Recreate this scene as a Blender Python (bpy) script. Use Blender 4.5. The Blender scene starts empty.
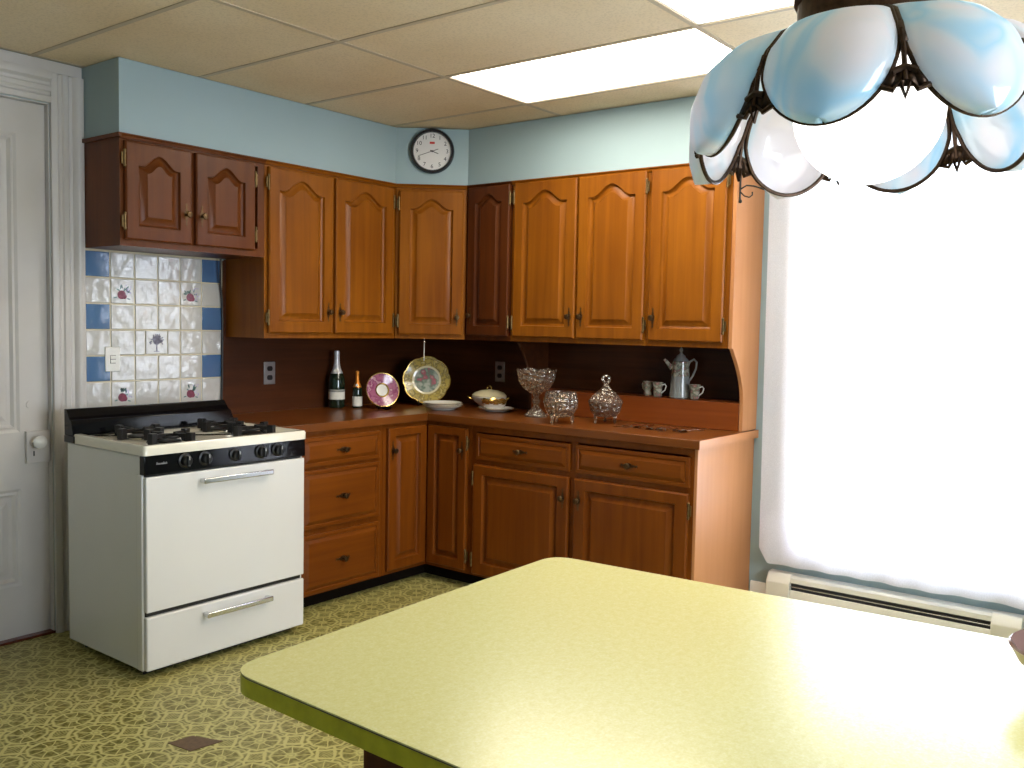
import bpy, bmesh, math, random
from math import sin, cos, pi, radians, sqrt, atan2
from mathutils import Vector, Matrix

random.seed(7)
SC = bpy.context.scene
COL = SC.collection

# ------------------------------------------------------------------ helpers
def link(o):
    COL.objects.link(o)
    return o

def tag(o, label=None, cat=None, group=None, kind=None):
    if label: o['label'] = label
    if cat: o['category'] = cat
    if group: o['group'] = group
    if kind: o['kind'] = kind
    return o

def thing(name, label, cat, loc=(0, 0, 0), rz=0.0, group=None, kind=None):
    o = link(bpy.data.objects.new(name, None))
    o.empty_display_size = 0.05
    o.location = loc
    o.rotation_euler = (0, 0, rz)
    return tag(o, label, cat, group, kind)

def obj(name, bm, mats, parent=None, smooth=35, bevel=0.0, seg=2):
    me = bpy.data.meshes.new(name)
    bmesh.ops.recalc_face_normals(bm, faces=bm.faces[:])
    bm.to_mesh(me)
    bm.free()
    if not isinstance(mats, (list, tuple)): mats = [mats]
    for m in mats: me.materials.append(m)
    if smooth:
        for p in me.polygons: p.use_smooth = True
        me.set_sharp_from_angle(angle=radians(smooth))
    o = link(bpy.data.objects.new(name, me))
    if parent: o.parent = parent
    if bevel:
        b = o.modifiers.new('bevel', 'BEVEL')
        b.width = bevel; b.segments = seg; b.limit_method = 'ANGLE'; b.angle_limit = radians(40)
        b.harden_normals = False
    return o

def struct(name, bm, mats, parent=None, **k):
    o = obj(name, bm, mats, parent, **k)
    if parent is None: o['kind'] = 'structure'
    return o

def copy_tree(o, parent=None):
    c = o.copy()
    COL.objects.link(c)
    c.parent = parent
    for ch in o.children: copy_tree(ch, c)
    return c

def B(): return bmesh.new()

def bx(bm, x0, x1, y0, y1, z0, z1, mi=0):
    vs = [bm.verts.new(p) for p in ((x0,y0,z0),(x1,y0,z0),(x1,y1,z0),(x0,y1,z0),(x0,y0,z1),(x1,y0,z1),(x1,y1,z1),(x0,y1,z1))]
    for f in ((0,3,2,1),(4,5,6,7),(0,1,5,4),(1,2,6,5),(2,3,7,6),(3,0,4,7)):
        bm.faces.new([vs[i] for i in f]).material_index = mi
    return vs

def ringfaces(bm, r0, r1, mi=0, close=True):
    n = len(r0)
    for i in range(n if close else n-1):
        j = (i+1) % n
        try: bm.faces.new((r0[i], r0[j], r1[j], r1[i])).material_index = mi
        except ValueError: pass

def frame_of(d):
    d = Vector(d).normalized()
    a = Vector((0,0,1)) if abs(d.z) < 0.9 else Vector((1,0,0))
    u = d.cross(a).normalized()
    return u, d.cross(u).normalized()

def cyl(bm, p0, p1, r0, r1=None, n=14, mi=0, caps=True):
    if r1 is None: r1 = r0
    p0, p1 = Vector(p0), Vector(p1)
    u, v = frame_of(p1-p0)
    R = []
    for p, r in ((p0, r0), (p1, r1)):
        R.append([bm.verts.new(p+u*(r*cos(2*pi*i/n))+v*(r*sin(2*pi*i/n))) for i in range(n)])
    ringfaces(bm, R[0], R[1], mi)
    if caps:
        bm.faces.new(R[0]).material_index = mi
        bm.faces.new(R[1]).material_index = mi

def tube(bm, pts, r, n=8, mi=0, closed=False):
    pts = [Vector(p) for p in pts]
    rr = r if isinstance(r, (list, tuple)) else [r]*len(pts)
    rings = []
    N = len(pts)
    pu = None
    for i, p in enumerate(pts):
        if closed: d = pts[(i+1) % N]-pts[i-1]
        else: d = pts[min(i+1, N-1)]-pts[max(i-1, 0)]
        d.normalize()
        if pu is None: u, v = frame_of(d)
        else:
            u = (pu-d*pu.dot(d))
            if u.length < 1e-5: u, v = frame_of(d)
            u.normalize(); v = d.cross(u)
        pu = u
        rings.append([bm.verts.new(p+u*(rr[i]*cos(2*pi*k/n))+v*(rr[i]*sin(2*pi*k/n))) for k in range(n)])
    for i in range(N-1): ringfaces(bm, rings[i], rings[i+1], mi)
    if closed: ringfaces(bm, rings[-1], rings[0], mi)
    else:
        bm.faces.new(rings[0]).material_index = mi
        bm.faces.new(rings[-1]).material_index = mi

def lathe(bm, prof, n=32, c=(0,0,0), mod=None, mi=0, cap0=True, cap1=True, mfun=None):
    """prof: (r, z) pairs; mod(theta, r, z) -> (r, z)"""
    rings = []
    for r, z in prof:
        ring = []
        for i in range(n):
            t = 2*pi*i/n
            a, b = (mod(t, r, z) if mod else (r, z))
            ring.append(bm.verts.new((c[0]+a*cos(t), c[1]+a*sin(t), c[2]+b)))
        rings.append(ring)
    for i in range(len(rings)-1):
        ringfaces(bm, rings[i], rings[i+1], mfun(i) if mfun else mi)
    if cap0: bm.faces.new(rings[0]).material_index = mfun(0) if mfun else mi
    if cap1: bm.faces.new(rings[-1]).material_index = mfun(len(rings)-2) if mfun else mi

def ball(bm, c, r, n=12, sz=1.0, mi=0):
    m = max(6, n//2)
    prof = [(r*sin(pi*(i+.02*(i==0)-.02*(i==m))/m), -r*sz*cos(pi*i/m)) for i in range(m+1)]
    prof = [(max(a, r*.03), b) for a, b in prof]
    lathe(bm, prof, n, c, mi=mi)

def prism_z(bm, poly, z0, z1, mi=0, mside=None):
    a = [bm.verts.new((x, y, z0)) for x, y in poly]
    b = [bm.verts.new((x, y, z1)) for x, y in poly]
    bm.faces.new(a).material_index = mi
    bm.faces.new(b).material_index = mi
    ringfaces(bm, a, b, mi if mside is None else mside)

def prism_y(bm, poly, y0, y1, mi=0):
    a = [bm.verts.new((x, y0, z)) for x, z in poly]
    b = [bm.verts.new((x, y1, z)) for x, z in poly]
    bm.faces.new(a).material_index = mi
    bm.faces.new(b).material_index = mi
    ringfaces(bm, a, b, mi)

def prism_x(bm, poly, x0, x1, mi=0):
    a = [bm.verts.new((x0, y, z)) for y, z in poly]
    b = [bm.verts.new((x1, y, z)) for y, z in poly]
    bm.faces.new(a).material_index = mi
    bm.faces.new(b).material_index = mi
    ringfaces(bm, a, b, mi)

def offset(poly, d):
    """inset a CCW polygon by d"""
    n = len(poly); out = []
    for i in range(n):
        p0, p, p1 = Vector(poly[i-1]), Vector(poly[i]), Vector(poly[(i+1) % n])
        e0, e1 = (p-p0).normalized(), (p1-p).normalized()
        n0, n1 = Vector((-e0.y, e0.x)), Vector((-e1.y, e1.x))
        m = n0+n1
        k = max(0.35, m.length_squared/2)
        m = m*(d/k)
        out.append((p.x+m.x, p.y+m.y))
    return out

def rounded(poly, r, k=6):
    out = []
    n = len(poly)
    for i in range(n):
        p0, p, p1 = Vector(poly[i-1]), Vector(poly[i]), Vector(poly[(i+1) % n])
        a = p+(p0-p).normalized()*r; b = p+(p1-p).normalized()*r
        for j in range(k+1):
            t = j/k
            q = a*(1-t)**2+p*(2*t*(1-t))+b*t*t
            out.append((q.x, q.y))
    return out

# ------------------------------------------------------------------ materials
def srgb(r, g, b):
    f = lambda c: (c/255/12.92) if c/255 <= .04045 else ((c/255+.055)/1.055)**2.4
    return (f(r), f(g), f(b), 1)

class NT:
    def __init__(s, name):
        s.m = bpy.data.materials.new(name); s.m.use_nodes = True
        s.t = s.m.node_tree; s.t.nodes.clear()
        s.out = s.t.nodes.new('ShaderNodeOutputMaterial')
    def n(s, typ, ins=None, **props):
        nd = s.t.nodes.new('ShaderNode'+typ)
        for k, v in props.items(): setattr(nd, k, v)
        for k, v in (ins or {}).items():
            sk = nd.inputs[k]
            if isinstance(v, bpy.types.NodeSocket): s.t.links.new(v, sk)
            else: sk.default_value = v
        return nd
    def math(s, op, a, b=0.0, c=0.0):
        return s.n('Math', {0: a, 1: b, 2: c}, operation=op).outputs[0]
    def ramp(s, fac, stops):
        nd = s.n('ValToRGB', {0: fac})
        e = nd.color_ramp.elements
        while len(e) < len(stops): e.new(.5)
        for i, (p, c) in enumerate(stops):
            e[i].position = p; e[i].color = c
        return nd.outputs[0]
    def mix(s, fac, a, b):
        nd = s.n('Mix', data_type='RGBA')
        for k, v in ((0, fac), (6, a), (7, b)):
            if isinstance(v, bpy.types.NodeSocket): s.t.links.new(v, nd.inputs[k])
            else: nd.inputs[k].default_value = v
        return nd.outputs[2]
    def bsdf(s, **ins):
        nd = s.n('BsdfPrincipled', {k.replace('_', ' '): v for k, v in ins.items()})
        s.t.links.new(nd.outputs[0], s.out.inputs[0])
        return nd
    def coords(s, scale=(1, 1, 1), rnd=0.0, which='Object'):
        tc = s.n('TexCoord').outputs[which]
        if rnd:
            r = s.n('ObjectInfo').outputs['Random']
            r = s.math('MULTIPLY', r, rnd)
            tc = s.n('VectorMath', {0: tc, 1: r}, operation='ADD').outputs[0]
        return s.n('Mapping', {0: tc, 'Scale': scale}).outputs[0]
    def bump(s, h, strength=.2, dist=.002):
        return s.n('Bump', {'Height': h, 'Strength': strength, 'Distance': dist}).outputs[0]

def plain(name, col, rough=.5, metal=0.0, var=.06, scale=14, spec=.5, bump=0.0, coat=0.0):
    t = NT(name)
    co = t.coords()
    nz = t.n('TexNoise', {'Vector': co, 'Scale': scale, 'Detail': 3.0})
    d = tuple(c*(1-var) for c in col[:3])+(1,)
    l = tuple(min(1, c*(1+var)) for c in col[:3])+(1,)
    c = t.ramp(nz.outputs[0], [(.3, d), (.7, l)])
    k = dict(Base_Color=c, Roughness=rough, Metallic=metal, Specular_IOR_Level=spec, Coat_Weight=coat)
    if bump: k['Normal'] = t.bump(nz.outputs[0], bump)
    t.bsdf(**k)
    return t.m

def wood(name, light, dark, horiz=False, rough=.36, coat=.04, axis=None, grain=1.0):
    t = NT(name)
    sc = {None: (22, 22, 1.1)}.get(axis, (22, 22, 1.1))
    if horiz: sc = (1.1, 22, 22)
    if axis == 'y': sc = (22, 1.1, 22)
    co = t.coords(sc, 17.0)
    a = t.n('TexNoise', {'Vector': co, 'Scale': 1.0, 'Detail': 4.0, 'Roughness': .6, 'Distortion': .5}).outputs[0]
    co2 = t.coords((3.5, 3.5, 2.0) if not horiz else (2.0, 3.5, 3.5), 9.0)
    b = t.n('TexNoise', {'Vector': co2, 'Scale': 1.0, 'Detail': 2.0}).outputs[0]
    f = t.math('ADD', t.math('MULTIPLY', a, .62*grain), t.math('MULTIPLY', b, .38+.62*(1-grain)))
    c = t.ramp(f, [(.30, dark), (.5, tuple((x+y)/2 for x, y in zip(light, dark))), (.68, light)])
    t.bsdf(Base_Color=c, Roughness=rough, Coat_Weight=coat, Coat_Roughness=.2, Specular_IOR_Level=.20,
           Normal=t.bump(a, .05))
    return t.m

M = {}
WL, WD = (.285, .092, .0055, 1), (.165, .043, .0025, 1)
M['wood'] = wood('honey_maple_upright_grain', WL, WD)
M['woodh'] = wood('honey_maple_level_grain', WL, WD, horiz=True)
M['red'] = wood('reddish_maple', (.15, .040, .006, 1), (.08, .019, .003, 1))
M['base'] = wood('shade_toned_maple_upright_grain', (.205, .054, .0042, 1), (.115, .026, .002, 1))  # maple darkened and reddened: dimmer light down low put into its colour
M['baseh'] = wood('shade_toned_maple_level_grain', (.205, .054, .0042, 1), (.115, .026, .002, 1), horiz=True)  # same shade-toned colour, grain running level
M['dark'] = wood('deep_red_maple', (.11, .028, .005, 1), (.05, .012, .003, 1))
M['ledge'] = wood('red_brown_maple', (.27, .065, .011, 1), (.17, .036, .006, 1), horiz=True)
M['end'] = wood('end_panel_maple', (.52, .235, .10, 1), (.42, .175, .065, 1), grain=.6, rough=.38)
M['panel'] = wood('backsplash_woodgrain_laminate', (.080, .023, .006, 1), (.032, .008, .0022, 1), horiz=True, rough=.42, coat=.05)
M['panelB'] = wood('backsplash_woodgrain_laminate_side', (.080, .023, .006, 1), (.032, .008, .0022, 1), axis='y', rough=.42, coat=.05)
M['counter'] = wood('woodgrain_laminate', (.19, .058, .011, 1), (.11, .029, .005, 1), horiz=True, rough=.30, coat=.15)
M['counterB'] = wood('woodgrain_laminate_side', (.19, .058, .011, 1), (.11, .029, .005, 1), axis='y', rough=.30, coat=.15)
M['darkwood'] = wood('dark_red_stained_wood', (.13, .03, .012, 1), (.05, .012, .006, 1))
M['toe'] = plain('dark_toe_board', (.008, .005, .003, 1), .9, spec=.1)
M['bronze'] = plain('antique_bronze', (.11, .065, .03, 1), .38, .9, .25, 60)
M['brass'] = plain('aged_brass', (.42, .27, .10, 1), .33, .95, .2, 60)
M['hinge'] = plain('darkened_brass', (.17, .11, .045, 1), .4, .9, .3, 60)
M['blackiron'] = plain('black_iron', (.012, .011, .010, 1), .5, .3)
M['grate'] = plain('cast_iron', (.014, .013, .013, 1), .42, .2)
M['blackenamel'] = plain('black_enamel', (.004, .004, .005, 1), .09, 0, .05, spec=.25)
M['blackplastic'] = plain('black_plastic', (.005, .005, .006, 1), .35)
M['enamel'] = plain('cream_white_enamel', (.73, .715, .69, 1), .24, 0, .015, 3, coat=.3)
M['drip'] = plain('cooktop_enamel', (.78, .74, .63, 1), .22, 0, .03, 9, coat=.3)
M['chrome'] = plain('brushed_chrome', (.62, .63, .65, 1), .2, 1.0, .05, 30)
M['silver'] = plain('polished_silver', (.72, .71, .69, 1), .13, 1.0, .1, 40)
M['wall'] = plain('pale_blue_wall_paint', (.315, .415, .445, 1), .6, 0, .035, 2.2, bump=.03)
M['dooriv'] = plain('old_ivory_gloss_paint', (.55, .52, .495, 1), .38, 0, .04, 5)
M['white'] = plain('white_semi_gloss', (.76, .76, .75, 1), .35, 0, .03, 6)
M['heater'] = plain('cream_heater_paint', (.74, .72, .64, 1), .35, 0, .02, 6)
M['slot'] = plain('dark_heater_fins', (.035, .035, .045, 1), .5)
M['whiteplastic'] = plain('white_plastic', (.80, .79, .76, 1), .3, 0, .02)
M['porcelain'] = plain('white_porcelain', (.78, .76, .72, 1), .14, 0, .02, coat=.3)
M['cream'] = plain('ivory_porcelain', (.70, .62, .40, 1), .16, 0, .06, coat=.3)
M['gilt'] = plain('gilding', (.62, .42, .12, 1), .25, .85, .25, 90)
M['bottleglass'] = plain('dark_green_bottle_glass', (.006, .016, .009, 1), .06, 0, .05, coat=.5)
M['foilw'] = plain('pale_foil', (.62, .62, .66, 1), .35, .35, .12, 60)
M['foilo'] = plain('orange_foil', (.66, .22, .025, 1), .3, .55, .2, 60)
M['paper'] = plain('cream_paper_label', (.72, .70, .64, 1), .6, 0, .03)
M['papergrey'] = plain('grey_label_band', (.26, .27, .25, 1), .6)
M['ink'] = plain('dark_ink', (.03, .028, .03, 1), .6)
M['inkred'] = plain('red_ink', (.62, .04, .03, 1), .5)
M['steel'] = plain('outlet_plate_steel', (.42, .42, .43, 1), .3, .9)
M['cord'] = plain('black_rubber', (.010, .009, .010, 1), .5)
M['rim'] = plain('dark_clock_rim', (.006, .008, .016, 1), .2, coat=.3)
M['face'] = plain('white_clock_dial', (.78, .75, .74, 1), .35, 0, .01)
M['grid'] = plain('ceiling_grid_metal', (.50, .41, .29, 1), .5, 0, .05)
M['gridgap'] = plain('ceiling_gap', (.10, .085, .06, 1), .8)
M['tinsel'] = plain('sash_paint', (.75, .75, .74, 1), .4)
M['topline'] = plain('laminate_seam', (.11, .09, .09, 1), .6)
M['filigree'] = plain('dark_brass_filigree', (.055, .032, .020, 1), .42, .85, .35, 120)
M['bowlout'] = plain('cream_pottery', (.50, .42, .30, 1), .3, 0, .05)
M['bowlin'] = plain('mauve_brown_glaze', (.20, .115, .10, 1), .25, 0, .08)

def m_floor():
    t = NT('patterned_sheet_vinyl')
    co = t.n('Mapping', {0: t.n('TexCoord').outputs['Object'], 'Location': (2.343/.157, 1.639/.157, 0), 'Scale': (1/.157,)*3}).outputs[0]
    wob = t.n('TexNoise', {'Vector': co, 'Scale': 2.6, 'Detail': 2.0}).outputs['Color']
    wob = t.n('VectorMath', {0: wob, 1: (.5, .5, .5)}, operation='SUBTRACT').outputs[0]
    wob = t.n('VectorMath', {0: wob, 'Scale': .16}, operation='SCALE').outputs[0]
    co = t.n('VectorMath', {0: co, 1: wob}, operation='ADD').outputs[0]
    s = t.n('SeparateXYZ', {0: co})
    # each second row shifted by half a cell
    row = t.math('FLOOR', s.outputs[1])
    sh = t.math('MULTIPLY', row, 0.0)
    u = t.math('SUBTRACT', t.math('FRACT', t.math('ADD', s.outputs[0], sh)), .5)
    v = t.math('SUBTRACT', t.math('FRACT', s.outputs[1]), .5)
    r = t.math('SQRT', t.math('ADD', t.math('MULTIPLY', u, u), t.math('MULTIPLY', v, v)))
    th = t.math('ARCTAN2', v, u)
    sp = t.math('ABSOLUTE', t.math('SINE', t.math('MULTIPLY', th, 4.0)))      # eight wedges
    wedge = t.math('MULTIPLY', sp, r)
    w = t.n('MapRange', {0: wedge, 1: .028, 2: .078}).outputs[0]
    seg = t.math('SUBTRACT', t.math('MODULO', t.math('ADD', th, 6.2831853), .7853982), .3926991)
    oc = t.math('MULTIPLY', r, t.math('COSINE', seg))
    inside = t.n('MapRange', {0: oc, 1: .345, 2: .385, 3: 1.0, 4: 0.0}).outputs[0]
    core = t.n('MapRange', {0: r, 1: .10, 2: .15}).outputs[0]
    pet = t.math('MULTIPLY', t.n('MapRange', {0: r, 1: .03, 2: .06}).outputs[0], t.n('MapRange', {0: r, 1: .07, 2: .10, 3: .5, 4: 0.0}).outputs[0])
    d1 = t.math('MULTIPLY', t.math('MULTIPLY', w, inside), core)
    # smaller triangles in the band round each star
    sp2 = t.math('ABSOLUTE', t.math('COSINE', t.math('MULTIPLY', th, 4.0)))
    w2 = t.n('MapRange', {0: t.math('MULTIPLY', sp2, r), 1: .06, 2: .16}).outputs[0]
    dd = t.math('ADD', t.math('SUBTRACT', .5, t.math('ABSOLUTE', u)), t.math('SUBTRACT', .5, t.math('ABSOLUTE', v)))
    band = t.math('MULTIPLY', t.n('MapRange', {0: oc, 1: .405, 2: .44}).outputs[0], t.n('MapRange', {0: dd, 1: .29, 2: .33}).outputs[0])
    edge = t.n('MapRange', {0: t.math('MAXIMUM', t.math('ABSOLUTE', u), t.math('ABSOLUTE', v)), 1: .475, 2: .49, 3: 1.0, 4: 0.3}).outputs[0]
    d2 = t.math('MULTIPLY', t.math('MULTIPLY', w2, band), edge)
    stripe = t.math('ADD', .76, t.math('MULTIPLY', t.math('SINE', t.math('MULTIPLY', u, 120.0)), .24))
    loz = t.n('MapRange', {0: dd, 1: .19, 2: .22, 3: 1.0, 4: 0.0}).outputs[0]
    dark = t.math('MAXIMUM', t.math('MAXIMUM', d1, pet), t.math('MAXIMUM', d2, t.math('MULTIPLY', loz, stripe)))
    n1 = t.n('TexNoise', {'Vector': co, 'Scale': 9.0, 'Detail': 3.0}).outputs[0]
    dark = t.math('MULTIPLY', dark, t.n('MapRange', {0: n1, 1: .33, 2: .6, 3: .45, 4: 1.0}).outputs[0])
    lt = t.mix(n1, (.44, .395, .135, 1), (.55, .50, .20, 1))
    dk = t.mix(n1, (.098, .086, .006, 1), (.14, .12, .012, 1))
    c = t.mix(dark, lt, dk)
    # broad wear
    n2 = t.n('TexNoise', {'Vector': t.coords(), 'Scale': .9, 'Detail': 2.0}).outputs[0]
    c = t.mix(t.n('MapRange', {0: n2, 1: .45, 2: .75, 3: 0.0, 4: .3}).outputs[0], c, (.34, .27, .13, 1))
    t.bsdf(Base_Color=c, Roughness=.42, Specular_IOR_Level=.35, Normal=t.bump(dark, .12, .001))
    return t.m
M['floor'] = m_floor()
M['stain'] = plain('bare_brown_underlay', (.125, .075, .040, 1), .7, 0, .15, 60)

def m_ceiling():
    t = NT('stained_ceiling_tile')
    co = t.coords()
    n = t.n('TexNoise', {'Vector': co, 'Scale': 1.6, 'Detail': 3.0}).outputs[0]
    f = t.n('TexNoise', {'Vector': co, 'Scale': 110.0, 'Detail': 2.0}).outputs[0]
    c = t.ramp(n, [(.35, (.74, .59, .39, 1)), (.65, (.80, .67, .48, 1))])
    c = t.mix(t.n('MapRange', {0: f, 1: .38, 2: .5, 3: .22, 4: 0.0}).outputs[0], c, (.42, .33, .22, 1))
    t.bsdf(Base_Color=c, Roughness=.85, Specular_IOR_Level=.2, Normal=t.bump(f, .25, .002))
    return t.m
M['ceiling'] = m_ceiling()

def m_tabletop():
    t = NT('speckled_yellow_laminate')
    co = t.coords()
    f = t.n('TexNoise', {'Vector': co, 'Scale': 230.0, 'Detail': 3.0, 'Roughness': .7}).outputs[0]
    g = t.n('TexNoise', {'Vector': co, 'Scale': 80.0, 'Detail': 4.0, 'Roughness': .7}).outputs[0]
    s = t.math('ADD', t.math('MULTIPLY', f, .5), t.math('MULTIPLY', g, .5))
    c = t.ramp(s, [(.36, (.74, .70, .29, 1)), (.5, (.785, .755, .35, 1)), (.64, (.83, .81, .44, 1))])
    t.bsdf(Base_Color=c, Roughness=.23, Specular_IOR_Level=.45, Normal=t.bump(g, .02, .001))
    return t.m
M['top'] = m_tabletop()
M['edge'] = plain('shade_tinted_olive_edge', (.60, .56, .034, 1), .35, 0, .12, 40)  # the top's laminate, its shade on the edge put into a deeper olive

def m_tile(name, col, wav=.5):
    t = NT(name)
    co = t.coords((1, 1, 1))
    n = t.n('TexNoise', {'Vector': co, 'Scale': 21.0, 'Detail': 1.5}).outputs[0]
    t.bsdf(Base_Color=col, Roughness=.05, Specular_IOR_Level=.95, Coat_Weight=.4, Coat_Roughness=.03,
           Normal=t.bump(n, wav, .006))
    return t.m
M['tile'] = m_tile('wavy_white_glaze', (.56, .545, .525, 1), .8)
M['tileblue'] = m_tile('slate_blue_glaze', (.075, .165, .34, 1), .15)
M['grout'] = plain('beige_grout', (.62, .55, .40, 1), .8)
M['plum'] = plain('plum_decal', (.20, .035, .07, 1), .3, 0, .35, 60)
M['leaf'] = plain('blue_green_leaf_decal', (.10, .19, .19, 1), .35, 0, .3, 60)
M['lilac'] = plain('lilac_blossom_decal', (.38, .33, .55, 1), .35, 0, .2, 60)
M['treegrey'] = plain('grey_violet_decal', (.17, .16, .22, 1), .4, 0, .3, 80)

def m_curtain():
    t = NT('sheer_white_voile')
    co = t.coords((1, 1, 1))
    w = t.n('TexNoise', {'Vector': co, 'Scale': 300.0}).outputs[0]
    tr = t.n('BsdfTranslucent', {'Color': (.95, .94, .98, 1)})
    df = t.n('BsdfDiffuse', {'Color': (.94, .93, .98, 1)})
    tp = t.n('BsdfTransparent', {'Color': (.97, .97, 1, 1)})
    a = t.n('MixShader', {0: .42, 1: tr.outputs[0], 2: df.outputs[0]})
    b = t.n('MixShader', {0: t.n('MapRange', {0: w, 1: .3, 2: .7, 3: .16, 4: .30}).outputs[0], 1: a.outputs[0], 2: tp.outputs[0]})
    t.t.links.new(b.outputs[0], t.out.inputs[0])
    return t.m
M['curtain'] = m_curtain()

def m_pane():
    t = NT('window_pane_glass')
    tp = t.n('BsdfTransparent', {'Color': (.94, .96, .96, 1)})
    gl = t.n('BsdfGlossy', {'Color': (1, 1, 1, 1), 'Roughness': .02})
    fr = t.n('Fresnel', {'IOR': 1.45})
    b = t.n('MixShader', {0: fr.outputs[0], 1: tp.outputs[0], 2: gl.outputs[0]})
    t.t.links.new(b.outputs[0], t.out.inputs[0])
    return t.m
M['pane'] = m_pane()

def m_crystal():
    t = NT('pressed_crystal')
    v = t.n('TexVoronoi', {'Vector': t.coords(), 'Scale': 46.0}).outputs[0]
    nm = t.bump(v, 1.0, .012)
    tp = t.n('BsdfTransparent', {'Color': (.70, .62, .54, 1)})
    gl = t.n('BsdfGlossy', {'Color': (1, .97, .94, 1), 'Roughness': .03, 'Normal': nm})
    df = t.n('BsdfDiffuse', {'Color': (.50, .43, .36, 1), 'Normal': nm})
    fr = t.n('LayerWeight', {'Blend': .45, 'Normal': nm})
    a = t.n('MixShader', {0: .08, 1: tp.outputs[0], 2: df.outputs[0]})
    fac = t.math('MINIMUM', t.math('ADD', t.math('MULTIPLY', fr.outputs['Fresnel'], .75), .05), .75)
    b = t.n('MixShader', {0: fac, 1: a.outputs[0], 2: gl.outputs[0]})
    t.t.links.new(b.outputs[0], t.out.inputs[0])
    return t.m
M['crystal'] = m_crystal()

def m_opal():
    t = NT('blue_white_opalescent_glass')
    co = t.coords((1.0, 1.0, .55), 13.0)
    n = t.n('TexNoise', {'Vector': co, 'Scale': 9.0, 'Detail': 2.0, 'Distortion': 1.2}).outputs[0]
    c = t.ramp(n, [(.42, (.88, .86, .90, 1)), (.54, (.78, .86, .93, 1)), (.64, (.56, .79, .93, 1)), (.74, (.82, .87, .92, 1))])
    tr = t.n('BsdfTranslucent', {'Color': c})
    df = t.n('BsdfDiffuse', {'Color': c})
    gl = t.n('BsdfGlossy', {'Color': (1, 1, 1, 1), 'Roughness': .12})
    a = t.n('MixShader', {0: .45, 1: tr.outputs[0], 2: df.outputs[0]})
    b = t.n('MixShader', {0: .07, 1: a.outputs[0], 2: gl.outputs[0]})
    t.t.links.new(b.outputs[0], t.out.inputs[0])
    return t.m
M['opal'] = m_opal()

def emit(name, col, s):
    t = NT(name)
    co = t.coords()
    n = t.n('TexNoise', {'Vector': co, 'Scale': 60.0}).outputs[0]
    c = t.mix(n, col, tuple(x*.96 for x in col[:3])+(1,))
    e = t.n('Emission', {0: c, 1: s})
    t.t.links.new(e.outputs[0], t.out.inputs[0])
    return t.m
PANEL_W = 14.0
GLOBE_W = 3.2
M['diffuser'] = emit('lit_fluorescent_diffuser', (1, .93, .78, 1), PANEL_W)
M['globe'] = emit('lit_white_globe', (1, .95, .88, 1), GLOBE_W)

def m_china(name, base, c2, c3, scale):
    t = NT(name)
    v = t.n('TexVoronoi', {'Vector': t.coords(), 'Scale': scale})
    n = t.n('TexNoise', {'Vector': t.coords(), 'Scale': scale*.7, 'Detail': 2.0}).outputs[0]
    c = t.ramp(n, [(.42, base), (.54, c2), (.63, c3), (.72, base)])
    t.bsdf(Base_Color=c, Roughness=.16, Coat_Weight=.3)
    return t.m
M['china'] = m_china('floral_china', (.40, .38, .31, 1), (.15, .18, .13, 1), (.30, .14, .13, 1), 70)
M['chinablue'] = plain('pale_blue_grey_china', (.27, .28, .27, 1), .18, 0, .1, 40, coat=.3)
M['purple'] = m_china('magenta_figured_glaze', (.34, .10, .19, 1), (.22, .035, .11, 1), (.52, .30, .36, 1), 55)
M['goldrim'] = m_china('gold_patterned_glaze', (.46, .34, .08, 1), (.20, .15, .05, 1), (.58, .46, .16, 1), 60)
M['bouquet'] = m_china('painted_bouquet', (.40, .42, .36, 1), (.14, .20, .16, 1), (.42, .09, .14, 1), 32)

# ------------------------------------------------------------------ measurements (metres)
ZC = 2.488                      # ceiling
UB, UT = 1.312, 2.172           # wall cabinets: underside, top
UD = .315                       # wall cabinet depth
DA, DB = .577, .621             # corner cabinet reach along each wall
YE = -2.215                     # end of the run on the right wall
XS = -2.205                     # left end of the wall cabinets
XC = -1.467                     # where the tall wall cabinets start
ZS = 1.704                      # underside of the cabinet above the stove
XB = -1.600                     # left end of the base cabinets
CT, CB = .914, .874             # countertop top / underside
RX0, RY0 = -5.6, -6.0           # far corner of the room behind the camera
WY0, WY1, WZ0, WZ1 = -3.70, -2.45, .36, 2.24   # window opening in the right wall

# ------------------------------------------------------------------ room shell
b = B(); bx(b, RX0-.15, .15, RY0-.15, .15, -.12, 0); struct('floor', b, M['floor'], smooth=0)
b = B(); prism_z(b, [(-2.627,-1.343),(-2.612,-1.450),(-2.502,-1.468),(-2.545,-1.358)], 0, .002)
struct('trim_1', b, M['stain'], smooth=0)

DX0, DX1, DZ = -3.18, -2.345, 2.305   # door opening in the left wall
b = B()
bx(b, DX1, .15, .0, .15, 0, 2.62); bx(b, RX0-.15, DX0, 0, .15, 0, 2.62); bx(b, DX0, DX1, 0, .15, DZ, 2.62)
struct('wall_left', b, M['wall'], smooth=0)
b = B()
bx(b, 0, .15, WY1, 0, 0, 2.62); bx(b, 0, .15, RY0-.15, WY0, 0, 2.62)
bx(b, 0, .15, WY0, WY1, 0, WZ0); bx(b, 0, .15, WY0, WY1, WZ1, 2.62)
struct('wall_right', b, M['wall'], smooth=0)
# walls behind the camera; one has an opening added for fill light
W2 = (-3.6, -1.9, .8, 2.2)
b = B()
bx(b, RX0, W2[0], RY0-.15, RY0, 0, 2.62); bx(b, W2[1], 0, RY0-.15, RY0, 0, 2.62)
bx(b, W2[0], W2[1], RY0-.15, RY0, 0, W2[2]); bx(b, W2[0], W2[1], RY0-.15, RY0, W2[3], 2.62)
struct('wall_behind', b, M['wall'], smooth=0)
b = B(); bx(b, RX0-.15, RX0, RY0-.15, 0, 0, 2.62); struct('wall_side', b, M['wall'], smooth=0)

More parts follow.
